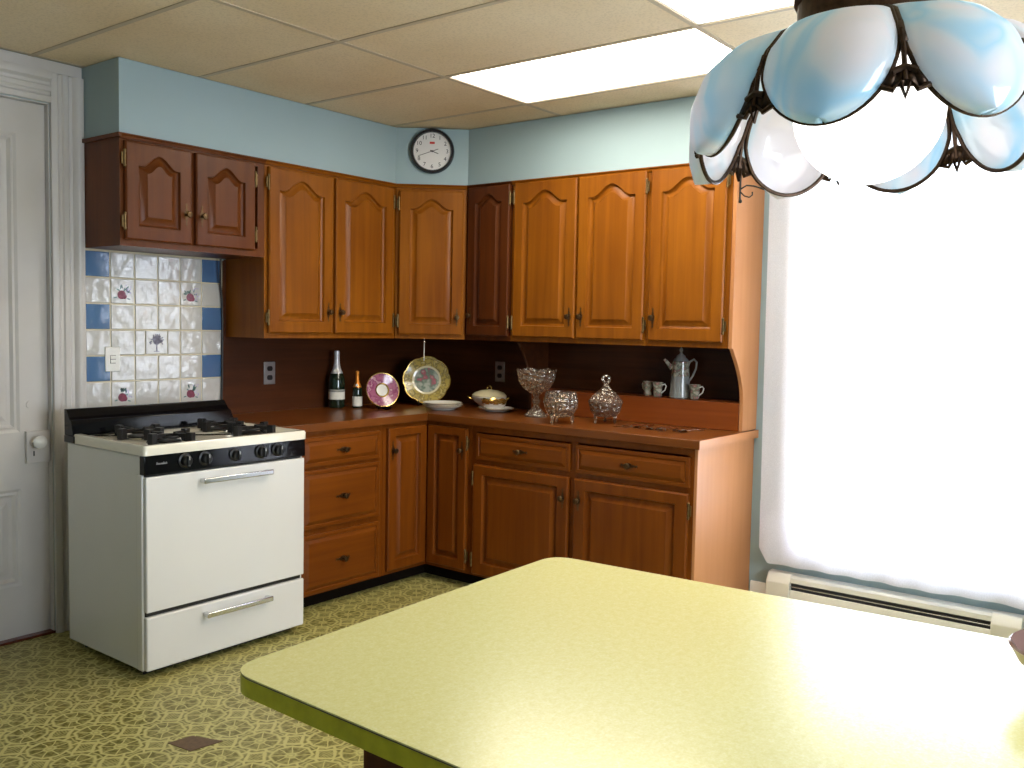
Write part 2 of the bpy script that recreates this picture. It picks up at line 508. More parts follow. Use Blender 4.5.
# suspended ceiling: tiles with gaps, T-bars, an upper deck
gx = [-5.6, -5.47, -4.86, -4.25, -3.64, -3.03, -2.42, -1.815, -1.205, -.605, 0.0]
gy = [-6.0, -4.90, -3.68, -2.46, -1.24, -.02, 0.0]
lights = [(8, 3), (7, 2)]        # cells (ix, iy) holding light panels
b = B()
for i in range(len(gx)-1):
    for j in range(len(gy)-1):
        if (i, j) in lights: continue
        bx(b, gx[i]+.002, gx[i+1]-.002, gy[j]+.002, gy[j+1]-.002, ZC, ZC+.016)
bx(b, RX0, 0, RY0, 0, ZC+.10, ZC+.13)
struct('ceiling', b, M['ceiling'], smooth=0)
b = B()
for x in gx[1:-1]: bx(b, x-.011, x+.011, RY0, 0, ZC-.003, ZC+.001)
for y in gy[1:-1]: bx(b, RX0, 0, y-.011, y+.011, ZC-.0025, ZC+.0012)
struct('trim_2', b, M['grid'], smooth=0)

for n, (i, j) in enumerate(lights):
    x0, x1, y0, y1 = gx[i]+.012, gx[i+1]-.012, gy[j]+.012, gy[j+1]-.012
    lab = ['lit recessed ceiling light panel above the right-hand counter',
           'lit recessed ceiling light panel nearer the hanging lamp, cut by the top edge'][n]
    t = thing('ceiling_light', lab, 'light', ((x0+x1)/2, (y0+y1)/2, ZC), group='recessed ceiling light panels')
    w, h = (x1-x0)/2, (y1-y0)/2
    b = B()
    for s in (-1, 1):
        bx(b, s*w-.006, s*w+.006, -h, h, .001, .07); bx(b, -w, w, s*h-.006, s*h+.006, .001, .07)
    bx(b, -w, w, -h, h, .07, .08)
    obj('housing', b, M['white'], t, smooth=0)
    b = B(); bx(b, -w+.008, w-.008, -h+.008, h-.008, .018, .024)
    obj('diffuser', b, M['diffuser'], t, smooth=0)

# soffit above the wall cabinets
b = B()
prism_z(b, [(XS,0),(XS,-UD),(-DA,-UD),(-UD,-DB),(-UD,YE),(0,YE),(0,0)], UT+.003, ZC-.004)
struct('trim_3', b, M['wall'], smooth=0)

# wood-grain laminate between counter and wall cabinets
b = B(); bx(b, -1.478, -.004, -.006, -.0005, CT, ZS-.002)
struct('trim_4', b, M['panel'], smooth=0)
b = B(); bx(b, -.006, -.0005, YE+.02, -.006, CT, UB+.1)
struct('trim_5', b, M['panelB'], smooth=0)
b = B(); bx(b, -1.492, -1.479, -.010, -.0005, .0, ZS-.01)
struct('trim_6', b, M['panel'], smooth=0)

# ------------------------------------------------------------------ door in the left wall
def ring_panel(bm, x0, x1, z0, z1, y, steps, mi=0):
    """concentric rectangular rings: steps (inset, y)"""
    prev = None
    for ins, yy in steps:
        r = [bm.verts.new(p) for p in ((x0+ins,yy,z0+ins),(x1-ins,yy,z0+ins),(x1-ins,yy,z1-ins),(x0+ins,yy,z1-ins))]
        if prev: ringfaces(bm, prev, r, mi)
        prev = r
    bm.faces.new(prev).material_index = mi
b = B()
fy, by = .030, .070
px = [DX0+.006, -3.055, -2.82, -2.705, -2.47, DX1-.006]
pz = [.012, .235, .655, .90, 2.165, DZ-.006]
for i in range(5):
    for j in range(5):
        if i in (1, 3) and j in (1, 3):
            ring_panel(b, px[i], px[i+1], pz[j], pz[j+1], fy, [(0, fy), (.012, fy+.006), (.022, fy+.004), (.034, fy+.014), (.05, fy+.014), (.075, fy+.006)])
        else:
            vs = [b.verts.new(p) for p in ((px[i],fy,pz[j]),(px[i+1],fy,pz[j]),(px[i+1],fy,pz[j+1]),(px[i],fy,pz[j+1]))]
            b.faces.new(vs)
bx(b, px[0], px[-1], fy+.016, by, pz[0], pz[-1])
for xx in (px[0], px[-1]):
    b.faces.new([b.verts.new(p) for p in ((xx,fy,pz[0]),(xx,by,pz[0]),(xx,by,pz[-1]),(xx,fy,pz[-1]))])
bj = B(); bx(bj, DX1-.0045, DX1, .001, .15, 0, DZ); bx(bj, DX0, DX0+.0045, .001, .15, 0, DZ); bx(bj, DX0, DX1, .001, .15, DZ-.0045, DZ); struct('trim_10', bj, M['dooriv'], smooth=0)
door = struct('door_1', b, M['dooriv'], smooth=0)
b = B()
bx(b, -2.452, -2.353, fy-.020, fy, .765, .903)
bx(b, -2.425, -2.419, fy-.0215, fy-.019, .795, .817, 1)
obj('rim_lock', b, [M['dooriv'], M['ink']], door, bevel=.003)
b = B()
cyl(b, (-2.414, fy-.020, .858), (-2.414, fy-.045, .858), .010)
for dz, r in ((0, .0), (0, .029)): pass
lathe(b, [(.004,0),(.020,.004),(.029,.014),(.029,.022),(.020,.032),(.004,.036)], 20)
for v in b.verts:
    if v.index >= 0 and v.co.z < .05: pass
kb = b
o = None
b2 = B()
prof = [(.010,0),(.010,.022),(.022,.026),(.029,.036),(.029,.044),(.020,.054),(.004,.058)]
rings = []
for r, d in prof:
    rings.append([b2.verts.new((-2.414+r*cos(2*pi*k/20), fy-.020-d, .858+r*sin(2*pi*k/20))) for k in range(20)])
for i in range(len(rings)-1): ringfaces(b2, rings[i], rings[i+1])
b2.faces.new(rings[-1])
kb.free()
obj('door_knob', b2, M['porcelain'], door)
b = B(); cyl(b, (-2.428, fy+.002, 1.017), (-2.428, fy-.003, 1.017), .016, n=20); obj('lock_cover', b, M['dooriv'], door)
# casing
b = B()
def casing_v(x0, x1, z0, z1, flip):
    prof = [(0,0),(0,-.016),(.012,-.022),(.024,-.022),(.030,-.014),(.042,-.014),(.048,-.020),(.066,-.020),(.072,-.014),(.084,-.016),(.096,-.030),(.112,-.034),(.1255,-.030),(.1255,0)]
    k = (x1-x0)/.1255
    pts = [((x1-p*k) if flip else (x0+p*k), q) for p, q in prof]
    prism_z(b, pts, z0, z1)
casing_v(DX1+.001, -2.2075, 0, DZ+.128, False)
casing_v(DX0-.137, DX0-.001, 0, DZ+.128, True)
struct('trim_7', b, M['dooriv'])
b = B()
prof = [(0,0),(0,-.016),(.012,-.022),(.024,-.022),(.030,-.014),(.042,-.014),(.048,-.020),(.066,-.020),(.072,-.014),(.084,-.016),(.096,-.030),(.112,-.034),(.128,-.030),(.128,0)]
prism_x(b, [(q, DZ+.002+p) for p, q in prof], DX0+.0, DX1-.0)
bx(b, DX0-.137, -2.207, -.012, -.0005, DZ+.131, ZC-.005)
struct('trim_8', b, M['dooriv'])
b = B(); bx(b, DX0, DX1, -.004, .15, 0, .010); struct('trim_9', b, M['darkwood'], smooth=0)
# skirting on the right wall between cabinet end and heater
b = B(); prism_y(b, [(-.0005,0),(-.016,0),(-.016,.150),(-.010,.165),(-.0005,.165)], -2.343, YE-.024); struct('baseboard_right', b, M['white'])

# ------------------------------------------------------------------ window in the right wall
b = B()
c0, c1 = WY0, WY1
for (y0, y1, z0, z1) in ((c0-.09, c0, WZ0-.02, WZ1+.10), (c1, c1+.09, WZ0-.02, WZ1+.10), (c0, c1, WZ1, WZ1+.10)):
    bx(b, -.020, -.0005, y0, y1, z0, z1)
win = struct('window_1', b, M['tinsel'], bevel=.003)
b = B(); bx(b, -.045, .10, c0-.09, c1+.09, WZ0-.045, WZ0-.021); obj('window_sill', b, M['tinsel'], win, bevel=.004)
zm = (WZ0+WZ1)/2
for (z0, z1, x) in ((WZ0, zm+.02, .04), (zm-.02, WZ1, .085)):
    b = B(); f = .045
    bx(b, x, x+.035, c0, c0+f, z0, z1); bx(b, x, x+.035, c1-f, c1, z0, z1)
    bx(b, x, x+.035, c0+f, c1-f, z0, z0+f); bx(b, x, x+.035, c0+f, c1-f, z1-f, z1)
    s = obj('window_sash', b, M['tinsel'], win, smooth=0)
    b = B(); bx(b, x+.015, x+.019, c0+f, c1-f, z0+f, z1-f); obj('window_pane', b, M['pane'], s, smooth=0)
# unseen window behind the camera, added to let in fill light
b = B()
for (x0, x1, z0, z1) in ((W2[0]-.09, W2[0], W2[2]-.02, W2[3]+.1), (W2[1], W2[1]+.09, W2[2]-.02, W2[3]+.1), (W2[0], W2[1], W2[3], W2[3]+.1), (W2[0]-.1, W2[1]+.1, W2[2]-.05, W2[2])):
    bx(b, x0, x1, RY0, RY0+.02, z0, z1)
w2 = struct('added_fill_window', b, M['tinsel'], smooth=0)
b = B(); bx(b, W2[0], W2[1], RY0-.08, RY0-.05, W2[2], W2[2]+.05); bx(b, W2[0], W2[1], RY0-.08, RY0-.05, W2[3]-.05, W2[3]); bx(b, (W2[0]+W2[1])/2-.02, (W2[0]+W2[1])/2+.02, RY0-.08, RY0-.05, W2[2]+.05, W2[3]-.05)
obj('window_sash', b, M['tinsel'], w2, smooth=0)
b = B(); bx(b, W2[0], W2[1], RY0-.067, RY0-.063, W2[2]+.05, W2[3]-.05); obj('window_pane', b, M['pane'], w2, smooth=0)

# sheer curtain on its rod
cur = thing('sheer_curtain', 'long sheer white curtain glowing over the bright window', 'curtain', (-.085, -3.05, .290))
b = B()
NY, NZ = 150, 26
ya, yb = -3.86, -2.293
H = 2.04
grid = []
for j in range(NZ+1):
    row = []; q = j/NZ
    for i in range(NY+1):
        s = i/NY
        y = ya+(yb-ya)*s
        y = y+ (-.020*(1-q)*s)
        amp = .009+.010*q
        x = amp*sin(s*62+.6*sin(s*9))+.008*sin(s*23+q*3)
        z = H*q
        if s > .972: z += (1-q)*.07*(s-.972)/.028
        z += (1-q)*.003*sin(s*19)
        row.append(b.verts.new((x, y+3.05, z)))
    grid.append(row)
for j in range(NZ):
    for i in range(NY):
        f = b.faces.new((grid[j][i], grid[j][i+1], grid[j+1][i+1], grid[j+1][i]))
fab = obj('fabric', b, M['curtain'], cur, smooth=60)
# hem: a second layer along the bottom
b = B()
for j in range(3):
    pass
hem = []
for j in range(4):
    row = []; q = j/NZ*1.0
    for i in range(NY+1):
        v = grid_co = None
        s = i/NY
        y = ya+(yb-ya)*s-.020*(1-q)*s
        x = (.009+.010*q)*sin(s*62+.6*sin(s*9))+.008*sin(s*23+q*3)-.003
        z = H*q+((1-q)*.07*(s-.972)/.028 if s > .972 else 0)+(1-q)*.003*sin(s*19)
        row.append(b.verts.new((x, y+3.05, z)))
    hem.append(row)
for j in range(3):
    for i in range(NY): b.faces.new((hem[j][i], hem[j][i+1], hem[j+1][i+1], hem[j+1][i]))
obj('hem', b, M['curtain'], cur, smooth=60)
b = B(); cyl(b, (0, -.87, H-.012), (0, .84, H-.012), .008); ball(b, (0, .85, H-.012), .018); ball(b, (0, -.88, H-.012), .018)
for y in (-.84, .80): bx(b, -.004, .084, y-.01, y+.01, H-.022, H-.004)
obj('curtain_rod', b, M['white'], cur)

# baseboard heater
ht = thing('baseboard_heater', 'long cream baseboard heater with a dark slotted top under the curtain', 'heater', (-.002, -2.89, 0))
b = B()
prism_y(b, [(-.058,.02),(-.068,.024),(-.072,.035),(-.072,.165),(-.068,.172),(-.060,.172),(-.060,.03)], -.43, .43)
prism_y(b, [(0,.02),(-.004,.02),(-.004,.230),(-.052,.226),(-.058,.207),(-.066,.207),(-.062,.228),(-.050,.238),(0,.241)], -.43, .43)
obj('housing', b, M['heater'], ht, smooth=30)
b = B()
bx(b, -.052, -.006, -.43, .43, .05, .200)
obj('fins', b, M['slot'], ht, smooth=0)
b = B(); tube(b, [(-.064,-.43,.189),(-.064,.43,.189)], .0022, 6)
obj('grille_bar', b, M['chrome'], ht)
for s in (-1, 1):
    b = B()
    y0, y1 = sorted((s*.43, s*.545))
    prism_y(b, rounded([(-.0,.0),(-.076,.0),(-.078,.20),(-.050,.243),(0,.243)], .006, 3), y0, y1)
    obj('end_cap', b, M['heater'], ht, bevel=.003)

# ------------------------------------------------------------------ cabinet joinery
def arch_outline(x0, x1, z0, z1, a):
    """CCW (x right, z up) outline; a = rise of the cathedral arch, its crown at z1"""
    pts = [(x0, z0), (x1, z0)]
    zs = z1-a
    if a <= 0: return pts+[(x1, z1), (x0, z1)]
    pts.append((x1, zs))
    N = 18; w = (x1-x0)/2; cx = (x0+x1)/2
    for i in range(N+1):
        t = .80-1.60*i/N
        bump = .5*(1+cos(pi*t/.80))
        bump = bump**.85
        pts.append((cx+t*w, zs+a*bump))
    pts.append((x0, zs))
    return pts

def raised_door(parent, x0, x1, z0, z1, arch=0.0, name='door', st=.058, mat=None, y=0.0, th=.022):
    """frame-and-panel door, front at y-th"""
    b = B()
    f = y-th
    inner = arch_outline(x0+st, x1-st, z0+st, z1-st*.82, arch)
    nI = len(inner)
    outer = []
    for k, (px_, pz_) in enumerate(inner):
        if k == 0: outer.append((x0, z0))
        elif k == 1: outer.append((x1, z0))
        elif k == 2: outer.append((x1, z1))
        elif k == nI-1: outer.append((x0, z1))
        else: outer.append((px_, z1))
    if arch <= 0: outer = [(x0,z0),(x1,z0),(x1,z1),(x0,z1)]
    def ring(poly, yy): return [b.verts.new((p[0], yy, p[1])) for p in poly]
    def ins(d):
        k = 1-2*d/(x1-x0-2*st)
        return arch_outline(x0+st+d, x1-st-d, z0+st+d, z1-st*.82-d, arch*(.25+.75*k) if arch > 0 else 0)
    def lip(p, d):
        return [(min(max(q[0], x0+d), x1-d), min(max(q[1], z0+d), z1-d)) for q in p]
    R = [ring(outer, y), ring(outer, f+.005), ring(lip(outer, .006), f), ring(inner, f),
         ring(ins(.005), f+.013), ring(ins(.013), f+.017),
         ring(ins(.017), f+.016), ring(ins(min(.040, (x1-x0)*.13)), f+.003), ring(ins(min(.042, (x1-x0)*.13+.002)), f+.001)]
    for i in range(len(R)-1): ringfaces(b, R[i], R[i+1])
    b.faces.new(R[-1]); b.faces.new(R[0])
    bmesh.ops.triangulate(b, faces=[fc for fc in b.faces if len(fc.verts) > 4])
    return obj(name, b, mat or M['wood'], parent, smooth=28)

def drawer_front(parent, x0, x1, z0, z1, y=0.0, th=.020):
    b = B(); f = y-th
    def ring(d, yy): return [b.verts.new(p) for p in ((x0+d,yy,z0+d),(x1-d,yy,z0+d),(x1-d,yy,z1-d),(x0+d,yy,z1-d))]
    R = [ring(0, y), ring(0, f+.008), ring(.003, f+.006), ring(.018, f+.005), ring(.021, f+.009), ring(.040, f), ring(.042, f)]
    for i in range(len(R)-1): ringfaces(b, R[i], R[i+1])
    b.faces.new(R[-1]); b.faces.new(R[0])
    return obj('drawer', b, M['baseh'], parent, smooth=20)

def plate_outline(L, W):
    """pierced-look spear outline along the long axis"""
    pr = [(-1,.0),(-.88,.16),(-.80,.55),(-.72,.25),(-.58,.22),(-.45,.55),(-.33,.45),(-.22,.95),(0,1.0)]
    up = [(t*L/2, w*W/2) for t, w in pr]
    up += [(-t, w) for t, w in reversed(up[:-1])]
    return up+[(t, -w) for t, w in reversed(up[1:-1])]

def door_handle(parent, x, z, y=-.020, vertical=True):
    b = B()
    L, W = (.105, .022) if vertical else (.100, .024)
    pts = plate_outline(L, W)
    if vertical: poly = [(x+q, z+p) for p, q in pts]
    else: poly = [(x+p, z+q) for p, q in pts]
    prism_y(b, poly, y-.003, y)
    prof = [(.006,0),(.005,.010),(.006,.013),(.013,.018),(.0145,.023),(.012,.028),(.003,.030)]
    rings = [[b.verts.new((x+r*cos(2*pi*k/14), y-.003-d, z+r*sin(2*pi*k/14))) for k in range(14)] for r, d in prof]
    for i in range(len(rings)-1): ringfaces(b, rings[i], rings[i+1])
    b.faces.new(rings[-1])
    return obj('handle' if vertical else 'drawer_pull', b, M['bronze'], parent)

def hinge(parent, x, z, y=-.014):
    b = B()
    cyl(b, (x, y-.005, z-.028), (x, y-.005, z+.028), .0048, n=10)
    for s in (-1, 1):
        ball(b, (x, y-.005, z+s*.033), .0062, 8)
        cyl(b, (x, y-.005, z+s*.026), (x, y-.005, z+s*.030), .0062, n=10)
    bx(b, x-.012, x+.012, y-.003, y+.001, z-.024, z+.024)
    return obj('hinge', b, M['hinge'], parent)

def hang(doorobj, x0, x1, z0, z1, side, hz=None, low=True, tall=.10):
    """hinges on one side, handle at the other"""
    hx = x0-.003 if side == 'l' else x1+.003
    for z in (z0+.075, z1-.075): hinge(doorobj, hx, z)
    kx = x1-.029 if side == 'l' else x0+.029
    door_handle(doorobj, kx, hz if hz is not None else (z0+tall if low else z1-tall))

def box_carcass(parent, w, d, z0, z1, mat=None, sides=None, fr=.038, rails=(), stiles=(), frame_mat=None):
    """carcass behind a face frame; local y=0 is the frame's face, +y goes back to the wall"""
    b = B(); k = .016
    bx(b, 0, k, .019, d, z0, z1); bx(b, w-k, w, .019, d, z0, z1)
    bx(b, k, w-k, .019, d, z0, z0+k); bx(b, k, w-k, .019, d, z1-k, z1); bx(b, k, w-k, d-.006, d, z0+k, z1-k)
    obj('carcass', b, mat or M['wood'], parent, smooth=0)
    b = B()
    bx(b, 0, fr, 0, .019, z0, z1); bx(b, w-fr, w, 0, .019, z0, z1)
    bx(b, fr, w-fr, 0, .019, z0, z0+fr); bx(b, fr, w-fr, 0, .019, z1-fr, z1)
    for s in stiles: bx(b, s-fr/2, s+fr/2, 0, .019, z0+fr, z1-fr)
    for r in rails: bx(b, fr, w-fr, 0.0005, .019, r-.02, r+.02)
    obj('face_frame', b, frame_mat or M['wood'], parent, smooth=0)

def crown(parent, x0, x1, z, ret=0.0, mat=None):
    b = B()
    pr = [(0,-.022),(-.008,-.020),(-.012,-.010),(-.020,-.004),(-.020,0),(0,0)]
    prism_x(b, [(y, z+q) for y, q in pr], x0, x1)
    if ret: bx(b, x0-.014, x0, -.020, ret, z-.016, z)
    return obj('crown_moulding', b, mat or M['woodh'], parent, smooth=30)

G_UP, G_LOW = 'wooden wall cabinets', 'wooden base cabinets'
RB = -pi/2
# --- above the stove
W = XC-.001-XS
t = thing('wall_cabinet', 'short dark reddish two-door wall cabinet above the stove', 'cabinet', (XS, -UD, ZS), 0, G_UP)
Hh = UT-ZS
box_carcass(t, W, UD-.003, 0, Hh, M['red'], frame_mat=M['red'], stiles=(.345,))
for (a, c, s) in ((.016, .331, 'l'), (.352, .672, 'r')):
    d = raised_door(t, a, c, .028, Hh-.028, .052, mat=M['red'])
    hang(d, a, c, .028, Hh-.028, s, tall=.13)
crown(t, 0, W, Hh+.001, UD-.02, M['red'])
# --- tall pair on the left wall
W = -DA-XC
t = thing('wall_cabinet', 'tall two-door wall cabinet above the bottles, right of the stove', 'cabinet', (XC, -UD, UB), 0, G_UP)
Hh = UT-UB
box_carcass(t, W-.001, UD-.003, 0, Hh, stiles=(.428,))
for (a, c, s) in ((.016, .419, 'l'), (.440, W-.032, 'r')):
    d = raised_door(t, a, c, .026, Hh-.030, .060)
    hang(d, a, c, .026, Hh-.030, s, tall=.11)
crown(t, 0, W-.004, Hh+.001)
# --- diagonal corner
ax, ay = -DA, -UD; bx_, by_ = -UD, -DB
LD = math.hypot(bx_-ax, by_-ay); AD = atan2(by_-ay, bx_-ax)
t = thing('wall_cabinet', 'single-door diagonal corner wall cabinet under the round clock', 'cabinet', (ax, ay, UB), AD, G_UP)
b = B()
ca, sa = cos(-AD), sin(-AD)
def loc2(x, y):
    dx, dy = x-ax, y-ay
    return (dx*ca-dy*sa, dx*sa+dy*ca)
poly = [loc2(*p) for p in ((ax+.002, ay-.002+.004), (ax+.002, -.010), (-.010, -.010), (-.010, by_+.002), (bx_+.002, by_+.002))]
n_in = [(.012, .019)] + poly[1:4] + [(LD-.012, .019)]
prism_z(b, n_in, 0, Hh)
obj('carcass', b, M['wood'], t, smooth=0)
b = B(); fr = .03
for (x0, x1, z0, z1) in ((.004, fr, 0, Hh), (LD-fr, LD-.004, 0, Hh), (fr, LD-fr, 0, .036), (fr, LD-fr, Hh-.036, Hh)): bx(b, x0, x1, 0, .019, z0, z1)
obj('face_frame', b, M['wood'], t, smooth=0)
d = raised_door(t, .024, LD-.022, .024, Hh-.034, .055)
hang(d, .024, LD-.022, .024, Hh-.034, 'l', tall=.10)
crown(t, .004, LD-.004, Hh+.001)
# --- right wall: narrow, pair, single
def at_b(y): return (-UD, y, UB)
W = .945-DB
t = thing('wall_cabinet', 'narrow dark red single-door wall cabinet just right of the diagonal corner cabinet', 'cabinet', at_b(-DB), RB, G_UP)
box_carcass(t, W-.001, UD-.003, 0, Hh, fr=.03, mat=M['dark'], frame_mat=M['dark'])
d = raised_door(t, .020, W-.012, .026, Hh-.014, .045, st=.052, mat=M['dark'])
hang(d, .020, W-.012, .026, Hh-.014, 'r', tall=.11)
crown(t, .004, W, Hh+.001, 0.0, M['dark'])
W = 1.783-.945
t = thing('wall_cabinet', 'wide two-door wall cabinet in the middle of the right wall', 'cabinet', at_b(-.945), RB, G_UP)
box_carcass(t, W-.001, UD-.003, 0, Hh, stiles=(W/2,), fr=.03)
for (a, c, s) in ((.022, .424, 'l'), (.438, W-.010, 'r')):
    d = raised_door(t, a, c, .026, Hh-.014, .060)
    hang(d, a, c, .026, Hh-.014, s, tall=.11)
crown(t, 0, W, Hh+.001)
W = 2.215-1.783
t = thing('wall_cabinet', 'single-door wall cabinet at the window end, above the small cups', 'cabinet', at_b(-1.783), RB, G_UP)
box_carcass(t, W-.001, UD-.003, 0, Hh, fr=.03)
d = raised_door(t, .018, W-.022, .026, Hh-.014, .060)
hang(d, .018, W-.022, .026, Hh-.014, 'r', tall=.11)
crown(t, 0, W, Hh+.001)

# --- end panel from counter to soffit, cut away in a curve below the cabinets
def bracket_profile(zt):
    P = [(0, CT+.001), (-.165, CT+.001), (-.165, 1.05)]
    for i in range(1, 10):
        q = i/10
        P.append((-.165-.135*q**1.9, 1.05+.255*q))
    P += [(-.300, UB-.001)]
    return P
b = B()
P = bracket_profile(0)+[(-.3145, UB-.001), (-.3145, UT), (0, UT)]
prism_y(b, [(x-.002, z) for x, z in P], YE-.020, YE-.001)
tag(obj('end_panel', b, M['end'], bevel=.002), 'tall pale end panel with a curved cut-out beside the window', 'panel')
# --- hutch ledge and left bracket
t = thing('ledge_shelf', 'low wooden ledge on the counter carrying the coffee pot and cups', 'shelf', (-.007, -.965, CT), RB)
b = B(); bx(b, .018, 1.247, -.150, 0, .122, .134); bx(b, .018, 1.247, -.158, -.142, .001, .134)
obj('ledge_board', b, M['ledge'], t, bevel=.002)
b = B()
prism_x(b, [(0,.001),(-.158,.001),(-.158,.136)]+[(-.158-.12*(i/10)**1.9, .136+.255*i/10) for i in range(1, 11)]+[(0,.391)], 0, .017)
obj('side_bracket', b, M['panel'], t, bevel=.0015)

# --- base cabinets
FY = -.610
t = thing('base_cabinet', 'base cabinet of three drawers beside the stove', 'cabinet', (XB, FY, 0), 0, G_LOW)
W = -.945-XB
box_carcass(t, W-.001, .600, .078, CB-.002, rails=(.689, .391), fr=.03, mat=M['base'], frame_mat=M['base'])
b = B(); bx(b, .0305, .126, .0005, .019, .109, CB-.033); obj('filler_stile', b, M['base'], t, smooth=0)
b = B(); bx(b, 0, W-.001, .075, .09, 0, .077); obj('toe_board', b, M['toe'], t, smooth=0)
for (z0, z1) in ((.704, .846), (.404, .687), (.088, .375)):
    d = drawer_front(t, .132 if False else .118, W-.030, z0, z1)
    door_handle(d, .118+(W-.148)/2, (z0+z1)/2, vertical=False)
# --- corner cabinet with its two-leaf folding door
t = thing('corner_base_cabinet', 'inside-corner base cabinet with two narrow door leaves meeting at the corner', 'cabinet', (-.61, -.61, 0), 0, G_LOW)
b = B()
prism_z(b, [(-.334, .0), (0, 0), (0, -.322), (.600, -.322), (.600, .600), (-.334, .600)], .078, CB-.002)
obj('carcass', b, M['base'], t, smooth=0)
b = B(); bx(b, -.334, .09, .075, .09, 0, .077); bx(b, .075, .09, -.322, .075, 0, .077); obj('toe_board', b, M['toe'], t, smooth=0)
d = raised_door(t, -.310, -.022, .098, .852, 0, st=.05, y=-.001, mat=M['base'])
door_handle(d, -.282, .735, y=-.021)
for z in (.17, .78): pass
d2 = raised_door(t, .024, .300, .098, .852, 0, st=.05, y=-.001, mat=M['base'])
d2.rotation_euler = (0, 0, RB)
door_handle(d2, .272, .735, y=-.021)
for z in (.175, .775): hinge(d2, .303, z)
# --- right wall run
t = thing('base_cabinet', 'wide base cabinet of two drawers over two doors at the window end', 'cabinet', (FY, -.934, 0), RB, G_LOW)
W = 2.213-.934
box_carcass(t, W, .600, .078, CB-.002, rails=(.683,), stiles=(.643,), fr=.03, mat=M['base'], frame_mat=M['base'])
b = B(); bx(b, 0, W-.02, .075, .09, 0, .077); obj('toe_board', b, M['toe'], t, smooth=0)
b = B(); bx(b, W+.0005, W+.0155, 0, .606, .0, CB-.002); obj('side_panel', b, M['end'], t, bevel=.002)
for (a, c, s) in ((.036, .624, 'l'), (.657, 1.262, 'r')):
    d = drawer_front(t, a, c, .698, .834)
    door_handle(d, (a+c)/2, .766, vertical=False)
    d = raised_door(t, a-.012 if s == 'l' else a, c, .092, .672, 0, st=.062, mat=M['base'])
    hang(d, a-.012 if s == 'l' else a, c, .092, .672, s, low=False, tall=.105)

# --- L-shaped worktop
t = thing('countertop', 'L-shaped wood-grain laminate countertop along both walls', 'countertop', (0, 0, CB))
b = B(); prism_z(b, [(XB-.004, -.007), (XB-.004, -.635), (-.635, -.635), (-.007, -.007)], 0, CT-CB)
obj('left_wing', b, M['counter'], t, bevel=.003)
b = B(); prism_z(b, [(-.0075, -.0075), (-.6355, -.6355), (-.635, YE-.030), (-.007, YE-.030)], 0, CT-CB)
obj('right_wing', b, M['counterB'], t, bevel=.003)
b = B(); bx(b, -.636, -.0005, YE-.0325, YE-.0302, .0005, CT-CB-.0005); obj('end_strip', b, M['end'], t, smooth=0)

# ------------------------------------------------------------------ stove
SX0, SX1 = -2.392, -1.618
SW = SX1-SX0
SF, SBK = -.800, -.212           # front face, back
st = thing('gas_stove', 'white gas stove with a black control panel and black burner grates', 'stove', (SX0, SF, 0))
SD = SBK-SF
b = B()
bx(b, .004, SW-.004, .024, SD, .032, .872)
bx(b, .0, .012, .010, .05, .032, .80); bx(b, SW-.012, SW, .010, .05, .032, .80)
obj('body', b, M['enamel'], st, bevel=.004)
for s in (.06, SW-.06):
    for y in (.10, SD-.06):
        b = B(); cyl(b, (s, y, 0), (s, y, .034), .018)
        obj('foot', b, M['blackplastic'], st)
b = B(); bx(b, .03, SW-.03, .05, .06, .005, .034)
obj('kick_strip', b, M['blackplastic'], st)
for (g0, g1) in ((.235, .262), (.79, .805)):  # black strips standing in for the shade in the stove front's gaps
    b = B(); bx(b, .012, SW-.012, .006, .024, g0, g1)
    obj('gap_shade_strip', b, M['blackplastic'], st, smooth=0)
def bar_handle(parent, x0, x1, z):
    b = B()
    bx(b, x0, x1, -.038, -.024, z-.011, z+.011)
    for x in (x0+.012, x1-.012): bx(b, x-.010, x+.010, -.026, .0, z-.009, z+.009)
    return obj('handle', b, M['chrome'], parent, bevel=.004, seg=3)
b = B(); bx(b, .006, SW-.004, -.012, .022, .264, .792); d = obj('oven_door', b, M['enamel'], st, bevel=.006, seg=3)
h = bar_handle(d, .236, .575, .755); h.location = (0, -.012, 0)
b = B(); bx(b, .006, SW-.004, -.012, .022, .034, .246); d = obj('broiler_drawer', b, M['enamel'], st, bevel=.006, seg=3)
h = bar_handle(d, .250, .575, .205); h.location = (0, -.012, 0)
# control panel, tilted a little
b = B(); prism_x(b, [(.024,.800),(-.012,.800),(-.010,.884),(.024,.884)], .0, SW)
pn = obj('control_panel', b, M['blackenamel'], st, bevel=.003)
for i, x in enumerate((.172, .262, .405, .535, .620)):
    b = B()
    r = .026 if i != 2 else .024
    prof = [(r*.5,0),(r*1.12,.001),(r*1.12,.004),(r*.86,.006),(r*.80,.022),(r*.70,.025),(.002,.025)]
    rg = [[b.verts.new((q*cos(2*pi*k/24), -dd, q*sin(2*pi*k/24))) for k in range(24)] for q, dd in prof]
    for k in range(len(rg)-1): ringfaces(b, rg[k], rg[k+1])
    b.faces.new(rg[-1])
    bx(b, -.0045, .0045, -.034, -.018, -r*.78, r*.78)
    bx(b, -.0012, .0012, -.0352, -.033, r*.2, r*.74, 1)
    k = obj('knob', b, [M['blackplastic'], M['white']], pn)
    k.location = (x, -.0115, .842)
